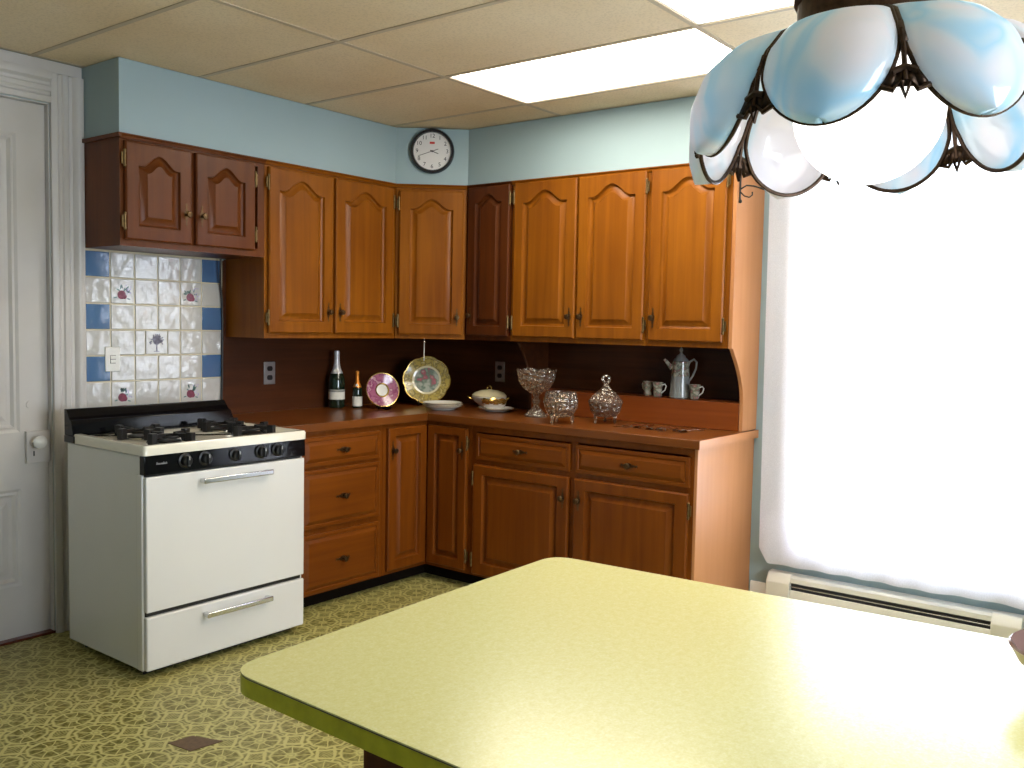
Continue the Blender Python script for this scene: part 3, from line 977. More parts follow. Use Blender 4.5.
def text_mesh(name, s, size, mat, parent, loc, rot, ext=.0004, align='CENTER', shear=0.0):
    cu = bpy.data.curves.new(name, 'FONT'); cu.body = s; cu.size = size; cu.extrude = ext
    cu.align_x = align; cu.align_y = 'CENTER'; cu.shear = shear
    tmp = bpy.data.objects.new(name+'_tmp', cu); COL.objects.link(tmp)
    dg = bpy.context.evaluated_depsgraph_get()
    me = bpy.data.meshes.new_from_object(tmp.evaluated_get(dg))
    me.name = name
    bpy.data.objects.remove(tmp); bpy.data.curves.remove(cu)
    me.materials.clear(); me.materials.append(mat)
    o = link(bpy.data.objects.new(name, me)); o.parent = parent
    o.location = loc; o.rotation_euler = rot
    return o
# an unreadable pale script maker's mark: a short row of joined strokes
b = B()
xx = 0
for i, (w_, h_) in enumerate(((.007,.010),(.005,.006),(.006,.006),(.006,.0065),(.005,.006),(.006,.010),(.005,.006),(.006,.0085))):
    tube(b, [(xx, 0, 0), (xx+w_*.35, 0, h_), (xx+w_*.6, 0, h_*.2), (xx+w_, 0, .001)], .0008, 5)
    xx += w_
k = obj('script_emblem', b, M['foilw'], pn); k.location = (.050, -.0122, .838)
# cooktop
b = B()
co = [(.0-.006, -.018), (SW+.004, -.018), (SW+.004, SD), (-.006, SD)]
def ringz(p, z): return [b.verts.new((x, y, z)) for x, y in p]
po = rounded(co, .018, 4)
R = [ringz(po, .876), ringz(po, .906), ringz(offset(po, .006), .914), ringz(offset(po, .030), .914), ringz(offset(po, .045), .902), ringz(offset(po, .060), .900)]
for i in range(len(R)-1): ringfaces(b, R[i], R[i+1])
b.faces.new(R[-1]); b.faces.new(R[0])
ck = obj('cooktop', b, M['drip'], st, smooth=40)
for i, (x, y) in enumerate(((.190, .125), (.190, .350), (.585, .125), (.585, .350))):
    b = B()
    lathe(b, [(.088,.901),(.086,.906),(.076,.903),(.03,.892)], 28, (x, y, 0), cap0=False)
    obj('drip_bowl', b, M['chrome'], st)
    b = B()
    lathe(b, [(.045,.895),(.047,.908),(.030,.914),(.004,.915)], 22, (x, y, 0))
    obj('burner', b, M['grate'], st)
    b = B()
    # cast grate: a ring, four thick arms with tall blocky ends, four feet
    tube(b, [(x+.046*cos(2*pi*k/20), y+.046*sin(2*pi*k/20), .926) for k in range(20)], .006, 8, closed=True)
    for a in range(4):
        q = a*pi/2+.35
        m = Matrix.Translation((x, y, 0)) @ Matrix.Rotation(q, 4, 'Z')
        n0 = len(b.verts)
        bx(b, .030, .112, -.0065, .0065, .924, .940)
        bx(b, .086, .116, -.012, .012, .902, .946)
        b.verts.ensure_lookup_table()
        for v in b.verts[n0:]: v.co = m @ v.co
    obj('burner_grate', b, M['grate'], st, bevel=.0015)
# backguard
b = B()
pr = [(SD,.905),(SD,1.014),(SD-.022,1.014),(SD-.045,.975),(SD-.060,.968),(SD-.075,.912),(SD-.075,.905)]
a_ = [b.verts.new((-.008, y, z)) for y, z in pr]
c_ = [b.verts.new((SW+.006-(.0 if z < .93 else .024*(z-.905)/.11), y, z)) for y, z in pr]
b.faces.new(a_); b.faces.new(c_); ringfaces(b, a_, c_)
bx(b, -.010, .004, SD-.085, SD, .876, .906)
obj('backguard', b, M['blackenamel'], st, bevel=.003)

# ------------------------------------------------------------------ tiled splashback
TX0, TZ1, TP = -2.2035, 1.695, .1180
tl = thing('tile_splashback', 'white tile splashback with blue and fruit tiles behind the stove', 'splashback', (TX0, -.001, TZ1))
b = B(); bx(b, 0, 6*TP+.003, -.0085, 0, -8*TP, .008); obj('grout_bed', b, M['grout'], tl, smooth=0)
bw = B(); blues = []
TPX = TP
for r in range(8):
    for c in range(6):
        blue = (c in (0, 5)) and r in (0, 2, 4)
        if r == 3 and c in (2, 3):
            continue
        g = .0045
        target = B() if blue else bw
        if blue: blues.append(target)
        bx(target, c*TPX+g, (c+1)*TPX-g*.4, -.0125, -.006, -(r+1)*TP+g, -r*TP-g*.4)
bx(bw, 2*TP+.0035, 2.46*TP-.003, -.0125, -.006, -4*TP+.0035, -3*TP-.0015)
bx(bw, 2.46*TP+.0015, 3.42*TP-.0015, -.0135, -.006, -4*TP+.0065, -3*TP-.002)
bx(bw, 3.42*TP+.003, 4*TP-.0015, -.0125, -.006, -4*TP+.0035, -3*TP-.0015)
obj('white_tiles', bw, M['tile'], tl, bevel=.0025)
for bb in blues: obj('blue_tile', bb, M['tileblue'], tl, bevel=.0025)['label'] = 'slate blue glazed tile'
def disc(bm, x, z, rx, rz, y, n=16, mi=0, rot=0.0):
    vs = []
    for k in range(n):
        a = 2*pi*k/n
        u, v = rx*cos(a), rz*sin(a)
        vs.append(bm.verts.new((x+u*cos(rot)-v*sin(rot), y, z+u*sin(rot)+v*cos(rot))))
    f = bm.faces.new(vs); f.material_index = mi
rnd = random.Random(3)
for (c, r) in ((1, 1), (4, 1), (1, 5), (4, 5)):
    b = B(); x, z = (c+.5)*TP, -(r+.5)*TP
    Y = -.0128
    for k in range(9):
        a = rnd.uniform(.1, pi-.1)
        d = rnd.uniform(.016, .034)
        disc(b, x+d*cos(a), z-.006+d*sin(a), .010, .0035, Y, 10, 1, a+rnd.uniform(-.5, .5))
    for k in range(12):
        disc(b, x+rnd.uniform(.012, .042), z+rnd.uniform(-.03, .03), .0035, .003, Y-.0002, 8, 2)
    disc(b, x-.034, z-.028, .009, .003, Y, 10, 1, .3); disc(b, x+.030, z-.033, .009, .003, Y, 10, 1, -.3)
    disc(b, x-.004, z-.015, .021, .020, Y-.0004, 22, 0)
    disc(b, x+.008, z-.022, .013, .012, Y-.0006, 18, 0)
    obj('fruit_motif', b, [M['plum'], M['leaf'], M['lilac']], tl, smooth=0)
b = B(); x, z, Y = 2.94*TP, -3.5*TP, -.0139
prism_y(b, [(x-.004, z-.042), (x+.004, z-.042), (x+.003, z-.010), (x-.003, z-.010)], Y, Y+.0002)
disc(b, x-.009, z-.040, .008, .0016, Y, 8, 0); disc(b, x+.009, z-.040, .008, .0016, Y, 8, 0)
disc(b, x, z+.012, .020, .022, Y-.0002, 20)
for k in range(34):
    a = rnd.uniform(-.5, pi+.5); d = rnd.uniform(.014, .036)
    disc(b, x+d*cos(a)*1.05, z+.008+d*sin(a)*.95, .0055, .0032, Y-.0003, 8, 0, a)
obj('tree_motif', b, M['treegrey'], tl, smooth=0)

sw = thing('light_switch', 'white double light switch plate on the tiles left of the stove hood cabinet', 'switch', (-2.078, -.0140, 1.208))
sw['label'] = 'white light switch plate on the tiled splashback'
b = B(); bx(b, -.036, .036, -.006, 0, -.056, .056); obj('plate', b, M['whiteplastic'], sw, bevel=.003)
b = B()
for zz in (.009, -.009): bx(b, -.012, .012, -.0085, -.005, zz-.0075, zz+.0075)
bx(b, -.0135, .0135, -.0064, -.0055, -.019, .019, 1)
obj('rocker', b, [M['whiteplastic'], M['slot']], sw, bevel=.001)

def outlet(label, loc, rz):
    t = thing('wall_outlet', label, 'outlet', loc, rz, 'metal electric outlets')
    b = B(); bx(b, -.036, .036, -.005, 0, -.060, .060); obj('cover_plate', b, M['steel'], t, bevel=.002)
    for z in (-.024, .024):
        b = B()
        pts = [(.017*cos(2*pi*k/16), max(-.013, min(.013, .017*sin(2*pi*k/16)))+z) for k in range(16)]
        prism_y(b, pts, -.008, -.004)
        obj('receptacle', b, M['blackplastic'], t)
outlet('metal electric outlet on the wood panel beside the stove', (-1.199, -.0065, 1.119), 0)
outlet('metal electric outlet on the dark panel behind the covered dish', (-.0065, -.632, 1.122), RB)

b = B()
pts = [(-1.532, -.055, 1.700), (-1.530, -.05, 1.64), (-1.516, -.03, 1.57), (-1.503, -.022, 1.50), (-1.498, -.020, 1.40), (-1.499, -.020, 1.2), (-1.503, -.022, 1.02), (-1.525, -.05, .945), (-1.58, -.08, .930), (-1.640, -.12, .90), (-1.66, -.13, .6)]
tube(b, pts, .0055, 8)
tag(obj('power_cord', b, M['cord']), 'black power cord hanging down the right edge of the tiles', 'cord')

# ------------------------------------------------------------------ wall clock
nd = Vector((-(by_-ay)*-1, 0, 0))
nrm = Vector((-.76, -.65, 0)).normalized()
AC = AD
ck = thing('wall_clock', 'round dark-rimmed wall clock on the pale blue soffit above the corner', 'clock', (-.4465-.0025, -.467-.002, 2.357), AC)
def lathe_y(prof, n=48, mi=0, cap=True):
    """profile (r, d): d = distance towards the viewer (local -y)"""
    b = B()
    rg = [[b.verts.new((r*cos(2*pi*k/n), -d, r*sin(2*pi*k/n))) for k in range(n)] for r, d in prof]
    for i in range(len(rg)-1): ringfaces(b, rg[i], rg[i+1])
    if cap: b.faces.new(rg[-1])
    return b
RC = .124
obj('rim', lathe_y([(RC-.010,0),(RC,.004),(RC,.018),(RC-.006,.028),(RC-.016,.028),(RC-.021,.018),(RC-.021,.010)], 64, cap=False), M['rim'], ck)
obj('dial', lathe_y([(RC-.018,.001),(RC-.018,.010)], 64), M['face'], ck, smooth=0)
for k in range(1, 13):
    a = pi/2-2*pi*k/12
    r = .084
    text_mesh('numeral', str(k), .031, M['ink'], ck, (r*cos(a), -.0105, r*sin(a)), (pi/2, 0, 0))
b = B(); bx(b, -.014, .014, -.0106, -.0098, .040, .052); obj('red_logo', b, M['inkred'], ck, smooth=0)
def hand(name, ang, L, tail, w):
    b = B()
    d = Vector((sin(ang), 0, cos(ang))); s = Vector((cos(ang), 0, -sin(ang)))
    ps = [d*-tail+s*w, d*-tail-s*w, d*L*.95-s*w*.7, d*L, d*L*.95+s*w*.7]
    y = -.0125 if name == 'hour_hand' else -.0140
    prism_y(b, [(p.x, p.z) for p in ps], y, y+.0008)
    obj(name, b, M['ink'], ck, smooth=0)
hand('minute_hand', 2*pi*41.7/60, .084, .036, .0018)
hand('hour_hand', 2*pi*(3+42/60)/12, .038, .012, .0026)
b = lathe_y([(.005,.010),(.005,.016)], 14); obj('hand_pin', b, M['ink'], ck)

# ------------------------------------------------------------------ iron hook on the end panel
hk = thing('iron_hook_rack', 'black iron swing-arm hook rack on the cabinet end panel', 'hook', (-.290, YE-.0205, 2.07))
b = B(); bx(b, -.006, .006, -.004, 0, -.085, .085); ball(b, (0,-.004,.085), .009, 8); ball(b, (0,-.004,-.085), .009, 8)
obj('back_bar', b, M['blackiron'], hk)
for z in (.055, -.055):
    b = B()
    tube(b, [(0,-.003,z+.012),(.008,-.020,z-.006),(.016,-.040,z-.012),(.022,-.052,z-.002),(.024,-.050,z+.012)], .0032, 8)
    obj('hook', b, M['blackiron'], hk)
b = B()
tube(b, [(.0,-.004,-.030),(.006,-.030,-.014),(.014,-.060,-.018),(.020,-.090,-.028),(.024,-.110,-.016),(.026,-.112,.006),(.024,-.100,.016)], .0036, 8)
tube(b, [(.018,-.080,-.025),(.028,-.115,-.040),(.036,-.150,-.062),(.042,-.172,-.050),(.044,-.176,-.020),(.042,-.166,-.004)], .0032, 8)
obj('swing_arm', b, M['blackiron'], hk)

# ------------------------------------------------------------------ things on the counter
Z = CT+.0008
def bottle(label, loc, s, foil, fz, h, r, lab0, lab1, band):
    t = thing('wine_bottle', label, 'bottle', loc)
    nr = r*.30
    prof = [(r*.80,0),(r*.97,.004),(r,.012),(r,h*.46),(r*.95,h*.53),(r*.72,h*.61),(r*.46,h*.69),(nr*1.15,h*.77),(nr,h*.90),(nr*1.12,h*.965),(nr*1.05,h*.995),(nr*.6,h)]
    b = B(); lathe(b, prof, 32); obj('glass_body', b, M['bottleglass'], t)
    def rad(z):
        for (r0, z0), (r1, z1) in zip(prof, prof[1:]):
            if z0 <= z <= z1: return r0+(r1-r0)*(z-z0)/max(1e-6, z1-z0)
        return nr
    b = B()
    zs = [fz+(h*.993-fz)*i/10 for i in range(11)]
    lathe(b, [(rad(z)+.0012, z) for z in zs]+[(nr*.5, h+.002)], 32, cap0=False)
    obj('foil', b, foil, t)
    b = B(); lathe(b, [(r+.0006, lab0), (r+.0006, lab1)], 32, cap0=False, cap1=False); L = obj('label', b, M['paper'], t)
    if band:
        b = B(); lathe(b, [(r+.0007, lab1+.001), (r+.0007, lab1+.014)], 32, cap0=False, cap1=False); obj('label_band', b, M['papergrey'], t)
    # round seal on the neck, towards the room
    a = atan2(-.66, -.75)
    b = B()
    zc = fz+.012
    rr = rad(zc)+.0025
    m = Matrix.Translation((rr*cos(a), rr*sin(a), zc)) @ Matrix.Rotation(a, 4, 'Z') @ Matrix.Rotation(pi/2, 4, 'Y')
    vs0 = bmesh.ops.create_cone(b, cap_ends=True, segments=20, radius1=.014 if band else .008, radius2=.014 if band else .008, depth=.002, matrix=m)
    obj('neck_seal', b, M['paper'], t)
    return t
bottle('tall green champagne bottle with pale foil neck, nearest the stove', (-.800, -.090, Z), 1, M['foilw'], .195, .322, .0450, .050, .092, True)
bottle('small champagne bottle with orange foil neck, right of the tall bottle', (-.716, -.168, Z), 1, M['foilo'], .118, .208, .0275, .012, .066, False)

def face_plate(name, label, loc, R, tilt, yaw, rimmat, midmat, cenmat, lobes=0, cz=.35, midz=.62):
    """display plate leaning back; local -y faces the room"""
    t = thing(name, label, 'plate', loc, yaw)
    def build(prof, n=96, cap=True):
        b = B(); rg = []
        for r, d in prof:
            ring = []
            for k in range(n):
                a = 2*pi*k/n
                q = r
                if lobes and r > R*.5:
                    q = r*(1-.055*((r/R)**3)*(1-abs(cos(lobes*a/2+.4)))**1.6)
                x, z, y = q*cos(a), q*sin(a), -d
                zz = z+R
                ring.append(b.verts.new((x, y*cos(tilt)+zz*sin(tilt), zz*cos(tilt)-y*sin(tilt))))
            rg.append(ring)
        for i in range(len(rg)-1): ringfaces(b, rg[i], rg[i+1])
        if cap: b.faces.new(rg[-1])
        return b
    b = build([(.05*R,-.013),(.30*R,-.012),(.55*R,-.010),(R*.98,.008),(R,.012),(R*.985,.014),(R*.93,.012),(R*midz,.003)], cap=False)
    o = obj('rim', b, rimmat, t)
    obj('well', build([(R*midz,.003),(R*(midz-.10),-.001),(R*cz,-.002)]), midmat, t)
    obj('centre', build([(R*(cz+.03),-.0005),(R*cz,-.0003)]), cenmat, t)
    b = build([(R*.995,.0125),(R*1.005,.0145),(R*.99,.016),(R*.955,.0150)]); 
    bmesh.ops.delete(b, geom=[f for f in b.faces if len(f.verts) > 4], context='FACES')
    obj('gilt_edge', b, M['gilt'], t)
    return t
yawc = atan2(.72, -.69)
def easel(label, loc, yaw, s):
    t = thing('plate_easel', label, 'stand', loc, yaw, None)
    for x in (-1, 1):
        b = B()
        tube(b, [(x*.045*s, -.075*s, .030*s), (x*.045*s, -.078*s, .012*s), (x*.045*s, -.066*s, .004), (x*.045*s, -.02*s, .005), (x*.03*s, .035*s, .010*s), (x*.012*s, .065*s, .12*s)], .0035, 8)
        obj('arm', b, M['blackiron'], t)
    b = B(); tube(b, [(-.043*s, -.02*s, .005), (.043*s, -.02*s, .005)], .003, 8); tube(b, [(0, .066*s, .118*s), (0, .11*s, .004)], .003, 8)
    obj('back_leg', b, M['blackiron'], t)
    return t
YW = -.86                       # turned to face the middle of the room
gp = (-.270, -.285)
easel('black wire easel holding the large gold plate', (gp[0], gp[1], Z), YW, 1.0)
face_plate('decorative_plate', 'large scalloped gold-rimmed plate with painted bouquet, in the corner', (gp[0]-.030, gp[1]-.026, Z+.010), .142, .20, YW, M['goldrim'], M['cream'], M['bouquet'], lobes=8, cz=.52, midz=.60)
pp = (-.622, -.268)
easel('small black wire easel under the magenta plate', (pp[0], pp[1], Z), -.45, .72)
face_plate('decorative_plate', 'round magenta plate with pale centre, between bottles and gold plate', (pp[0]-.012, pp[1]-.026, Z+.008), .098, .26, -.45, M['purple'], M['gilt'], M['porcelain'], cz=.30, midz=.42)
# little dark dish in front
b = B(); lathe(b, [(.012,0),(.022,.004),(.030,.016),(.028,.017),(.020,.008),(.003,.005)], 24)
o = obj('trinket_dish', b, M['blackenamel']); o.location = (-.665, -.352, Z); tag(o, 'tiny shiny black dish in front of the magenta plate', 'dish')
# pull cord under the corner cabinet
t = thing('pull_cord', 'short white pull cord hanging under the diagonal corner cabinet', 'cord', (-.436, -.416, UB-.0005))
b = B(); cyl(b, (0,0,-.125), (0,0,0), .0022, n=8); obj('cord', b, M['white'], t)
b = B(); lathe(b, [(.002,-.026),(.006,-.018),(.003,-.004)], 10); obj('bead', b, M['silver'], t)

def dish(bm, R, h, foot=.55, wall=.004, n=40, z0=0.0, mi=0):
    lathe(bm, [(R*foot*.9,z0),(R*foot,z0+.003),(R*foot,z0+.005),(R*.82,z0+h*.62),(R*.98,z0+h*.96),(R,z0+h),(R*.985,z0+h+.0015),(R*.80,z0+h*.62+wall),(R*.5,z0+.008),(.004,z0+.007)], n, mi=mi)
# shallow plates stacked, front left of corner
for k in range(3):
    b = B(); dish(b, .114+.0, .024, .60)
    o = obj('china_plate', b, M['porcelain']); o.location = (-.415, -.545, Z+k*.0085)
    lab = ['white china plate at the bottom of the low stack before the gold plate', 'white china plate, middle of the low stack before the gold plate', 'white china plate on top of the low stack before the gold plate'][k]
    tag(o, lab, 'plate', 'white plates stacked before the gold plate')
    b = B(); lathe(b, [(.1128,.0243),(.1142,.0258),(.1110,.0258)], 40, cap0=False, cap1=False); obj('gilt_rim', b, M['gilt'], o)
# covered dish group
cx, cy = -.262, -.812
b = B(); dish(b, .104, .020, .6); o = obj('china_plate', b, M['porcelain']); o.location = (cx, cy, Z)
tag(o, 'white china plate lying under the gold-banded bowl', 'plate')
b = B(); lathe(b, [(.1030,.0203),(.1042,.0218),(.101,.0218)], 40, cap0=False, cap1=False); obj('gilt_rim', b, M['gilt'], o)
t = thing('sauce_bowl', 'white bowl with gold scalloped band stacked on the flat plate', 'bowl', (cx-.030, cy-.010, Z+.0085))
sc = lambda th, r, z: (r*(1+.03*cos(8*th)*(z > .03)), z+.004*cos(8*th)*(z > .04))
b = B(); lathe(b, [(.034,0),(.036,.004),(.058,.020),(.067,.042),(.066,.044),(.056,.022),(.03,.008),(.003,.007)], 48, mod=sc); obj('body', b, M['porcelain'], t)
b = B(); lathe(b, [(.0655,.036),(.069,.050),(.0755,.060),(.072,.0605),(.066,.050),(.064,.042)], 48, mod=sc, cap0=False, cap1=False); obj('gold_band', b, M['gilt'], t)
t = thing('covered_dish', 'white covered vegetable dish with ivory lid behind the gold-banded bowl', 'dish', (-.140, -.660, Z))
b = B(); lathe(b, [(.060,0),(.062,.006),(.055,.014),(.088,.040),(.103,.068),(.100,.070),(.085,.045),(.05,.02),(.003,.018)], 40); obj('body', b, M['porcelain'], t)
b = B(); lathe(b, [(.100,.0705),(.102,.075),(.085,.092),(.050,.104),(.012,.109),(.006,.110)], 40, cap0=False); lid = obj('lid', b, M['cream'], t)
b = B(); tube(b, [(-.020,0,.108),(-.018,0,.122),(-.006,0,.130),(.006,0,.130),(.018,0,.122),(.020,0,.108)], .0045, 8); obj('lid_handle', b, M['gilt'], lid)
for s in (-1, 1):
    b = B(); tube(b, [(s*.090,-.01,.048),(s*.115,-.012,.060),(s*.122,0,.066),(s*.115,.012,.060),(s*.090,.01,.048)], .004, 8)
    h = obj('side_handle', b, M['gilt'], t); h.rotation_euler = (0, 0, -.9)

# crystal
def cut(nl, amp, amp2=0.0):
    return lambda th, r, z: (r*(1+2.2*amp*cos(nl*th+z*160)), z)
t = thing('crystal_compote', 'tall cut-crystal compote bowl on a pedestal foot', 'bowl', (-.325, -1.135, Z))
b = B()
def rimwave(th, r, z):
    k = max(0, (z-.20)/.05)
    return (r*(1+.03*cos(18*th+z*150)), z+k*.012*abs(cos(3*th))-.004*k)
lathe(b, [(.018,.118),(.030,.124),(.070,.150),(.095,.190),(.106,.246),(.1035,.247),(.090,.192),(.066,.155),(.028,.130),(.003,.128)], 72, mod=rimwave)
obj('bowl', b, M['crystal'], t, smooth=0)
b = B(); lathe(b, [(.060,0),(.062,.006),(.045,.022),(.022,.046),(.014,.060),(.018,.070),(.024,.082),(.018,.096),(.012,.104),(.020,.1175)], 48, mod=cut(12, .02)); obj('pedestal', b, M['crystal'], t, smooth=0)
def feet(t, R, hh, n=3, rot=.5):
    for k in range(n):
        a = 2*pi*k/n+rot
        b = B()
        p = lambda r, z: (r*cos(a), r*sin(a), z)
        tube(b, [p(R*.98, hh), p(R*1.02, hh*.6), p(R*.96, hh*.3), p(R*1.10, .006)], [.010, .008, .006, .009], 8)
        obj('foot', b, M['crystal'], t, smooth=0)
t = thing('crystal_bowl', 'round cut-crystal bowl on little feet, front of the compote', 'bowl', (-.500, -1.415, Z))
b = B(); lathe(b, [(.030,.030),(.060,.040),(.080,.075),(.085,.110),(.078,.145),(.074,.158),(.071,.158),(.075,.143),(.081,.110),(.076,.078),(.058,.046),(.003,.038)], 72, mod=cut(18, .015)); obj('body', b, M['crystal'], t, smooth=0)
feet(t, .060, .046, 3, .9)
t = thing('crystal_candy_jar', 'lidded cut-crystal candy jar with a ring-shaped finial', 'jar', (-.335, -1.575, Z))
b = B(); lathe(b, [(.030,.032),(.055,.038),(.074,.062),(.082,.095),(.084,.104),(.080,.104),(.070,.066),(.052,.044),(.003,.040)], 72, mod=cut(18, .015)); obj('body', b, M['crystal'], t, smooth=0)
b = B(); lathe(b, [(.086,.1045),(.087,.110),(.072,.130),(.046,.156),(.022,.180),(.012,.196),(.009,.200)], 72, mod=cut(18, .012)); lid = obj('lid', b, M['crystal'], t, smooth=0)
b = B(); tube(b, [(.0185*cos(2*pi*k/20)*.75, -.0185*cos(2*pi*k/20)*.66, .222+.0185*sin(2*pi*k/20)) for k in range(20)], .0075, 8, closed=True); obj('ring_finial', b, M['crystal'], lid, smooth=0)
feet(t, .056, .042, 3, .55)

# flatware in a row
def spoon(bm, L=.15, w=.018):
    tube(bm, [(L, 0, .003), (L*.8, 0, .0035), (L*.45, 0, .006), (L*.2, 0, .0045)], [.0045, .0035, .0022, .0026], 8)
    prof = 14
    rings = []
    for i in range(7):
        q = i/6
        rings.append((q, None))
    N = 18
    prev = None
    for q in (1.0, .8, .55, .25):
        ring = [bm.verts.new((.028*q*cos(2*pi*k/N), w*q*sin(2*pi*k/N), .0105-.0085*q*q)) for k in range(N)]
        if prev: ringfaces(bm, prev, ring)
        prev = ring
    bm.faces.new(prev)
def fork(bm, L=.16):
    tube(bm, [(L, 0, .003), (L*.8, 0, .0035), (L*.45, 0, .006), (L*.18, 0, .004)], [.0045, .0035, .0022, .003], 8)
    bx(bm, .004, .030, -.011, .011, .002, .0042)
    for k in range(4): bx(bm, -.034, .004, -.011+k*.0064, -.0082+k*.0064, .0025, .0045)
def knife(bm, L=.19):
    tube(bm, [(L, 0, .004), (L*.5, 0, .0045)], [.005, .0045], 8)
    bx(bm, -.02, L*.5, -.007, .007, .003, .005)
kinds = ['fork', 'fork', 'spoon', 'knife', 'spoon', 'spoon', 'fork', 'teaspoon', 'spoon']
labs = ['silver fork lying nearest the crystal candy jar', 'second silver fork lying beside the crystal candy jar', 'slim silver spoon third from the candy jar in the cutlery row', 'silver knife in the middle of the cutlery row', 'silver spoon just right of the knife in the cutlery row', 'silver spoon sixth from the candy jar in the cutlery row', 'silver fork left of the two shiny end spoons', 'shiny silver spoon, inner of the bright pair at the counter end', 'shiny silver spoon, outermost of the bright pair at the counter end']
src = {}
for i, kd in enumerate(kinds):
    key = 'spoon' if kd == 'teaspoon' else kd
    y = -1.715-.040*i
    if i >= 7: y = -2.005-.034*(i-7)
    if key not in src:
        b = B(); {'spoon': spoon, 'fork': fork, 'knife': knife}[key](b)
        o = obj(key, b, M['silver']); src[key] = o
    else:
        o = src[key].copy(); COL.objects.link(o)
    o.location = (-.435 + (.05 if i >= 7 else .02*((i*7) % 3)), y, Z)
    o.rotation_euler = (0, 0, (.12*((i*5) % 4)-.2) if i < 7 else -.25)
    tag(o, labs[i], key, 'silver cutlery laid out on the counter')

# coffee pot and cups on the ledge
ZL = CT+.1350
t = thing('coffee_pot', 'tall floral china coffee pot with pointed lid on the ledge', 'pot', (-.083, -1.858, ZL))
b = B(); lathe(b, [(.050,0),(.053,.004),(.053,.014),(.050,.05),(.047,.088),(.046,.110)], 40, cap1=False); obj('lower_body', b, M['chinablue'], t)
b = B(); lathe(b, [(.046,.110),(.044,.14),(.043,.17),(.042,.184),(.038,.186)], 40, cap0=False); obj('upper_body', b, M['china'], t)
b = B(); lathe(b, [(.041,.187),(.036,.196),(.026,.204),(.022,.214),(.010,.222),(.006,.230),(.010,.240),(.008,.248),(.002,.256)], 28); obj('lid', b, M['chinablue'], t)
b = B(); tube(b, [(-.020,.036,.150),(-.026,.052,.165),(-.033,.068,.186),(-.036,.075,.194)], [.016,.011,.008,.007], 10); obj('spout', b, M['china'], t)
b = B(); tube(b, [(0,-.042,.165),(0,-.050,.185),(0,-.072,.198),(0,-.088,.184),(0,-.084,.150),(0,-.068,.115),(0,-.050,.090),(0,-.046,.080)], .0055, 8); obj('handle', b, M['chinablue'], t)
def cup(label, loc, rz):
    t = thing('demitasse_cup', label, 'cup', loc, rz, 'small floral cups on the ledge')
    b = B(); lathe(b, [(.018,0),(.021,.003),(.022,.010),(.023,.045),(.029,.074),(.0275,.074),(.0215,.045),(.019,.008),(.002,.006)], 32); obj('body', b, M['china'], t)
    b = B(); tube(b, [(.024,0,.060),(.040,0,.066),(.048,0,.056),(.042,0,.036),(.022,0,.020)], .0032, 8); obj('handle', b, M['porcelain'], t)
    return t
c1 = cup('small floral cup at the left end of the ledge, furthest from the coffee pot', (-.080, -1.672, ZL), 1.2)
for lab, loc, rz in (('small floral cup left of the coffee pot, overlapping the leftmost cup', (-.100, -1.740, ZL), -pi/2), ('small floral cup standing right of the coffee pot', (-.112, -1.955, ZL), -pi/2)):
    c = copy_tree(c1); c.location = loc; c.rotation_euler = (0, 0, rz); c['label'] = lab

# ------------------------------------------------------------------ island
TZ = .900
isl = thing('kitchen_island', 'kitchen island with a pale yellow laminate top in the foreground', 'island', (-3.05, -3.70, 0))
P0 = [(-3.506, -2.922), (-3.530, -4.45), (-2.550, -4.45), (-2.649, -2.894)]
PL = [(x+3.05, y+3.70) for x, y in rounded(P0, .055, 8)]
b = B(); prism_z(b, PL, TZ-.0022, TZ); obj('laminate_top', b, M['top'], isl, smooth=30)
b = B(); prism_z(b, offset(PL, .0008), TZ-.0042, TZ-.0024); obj('laminate_seam', b, M['topline'], isl, smooth=30)
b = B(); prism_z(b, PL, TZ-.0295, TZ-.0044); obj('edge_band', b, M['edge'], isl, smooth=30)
x0, x1, y0, y1 = -3.494+3.05, -2.70+3.05, -4.40+3.70, -3.193+3.70
b = B(); bx(b, x0+.015, x1-.015, y0, y1-.015, .08, TZ-.0300); bx(b, x0+.06, x1-.06, y0+.05, y1-.06, 0, .08)
obj('base', b, M['darkwood'], isl, smooth=0)
for sx, xf in ((-1, x0), (1, x1)):
    b = B()
    xa, xb = sorted((xf, xf-sx*.014))
    bx(b, xa, xb, y1-.070, y1, .08, TZ-.0300); bx(b, xa, xb, y0, y0+.07, .08, TZ-.0300); bx(b, xa, xb, (y0+y1)/2-.035, (y0+y1)/2+.035, .16, TZ-.045)
    bx(b, xa, xb, y0+.07, y1-.07, TZ-.045, TZ-.0300); bx(b, xa, xb, y0+.07, y1-.07, .08, .16)
    obj('side_frame', b, M['darkwood'], isl, bevel=.002)
b = B(); bx(b, x0+.015, x1-.015, y1-.014, y1, .08, TZ-.0300); obj('end_board', b, M['darkwood'], isl, smooth=0)

t = thing('serving_bowl', 'cream bowl with a mauve-brown inside at the right edge of the island', 'bowl', (-2.807, -3.916, TZ+.0006))
b = B(); lathe(b, [(.045,0),(.048,.005),(.060,.016),(.095,.044),(.105,.062),(.108,.066)], 56, cap1=False); obj('outer_wall', b, M['bowlout'], t)
b = B(); lathe(b, [(.108,.066),(.105,.069),(.100,.063),(.086,.043),(.052,.016),(.003,.010)], 56, cap0=False); obj('inner_wall', b, M['bowlin'], t)

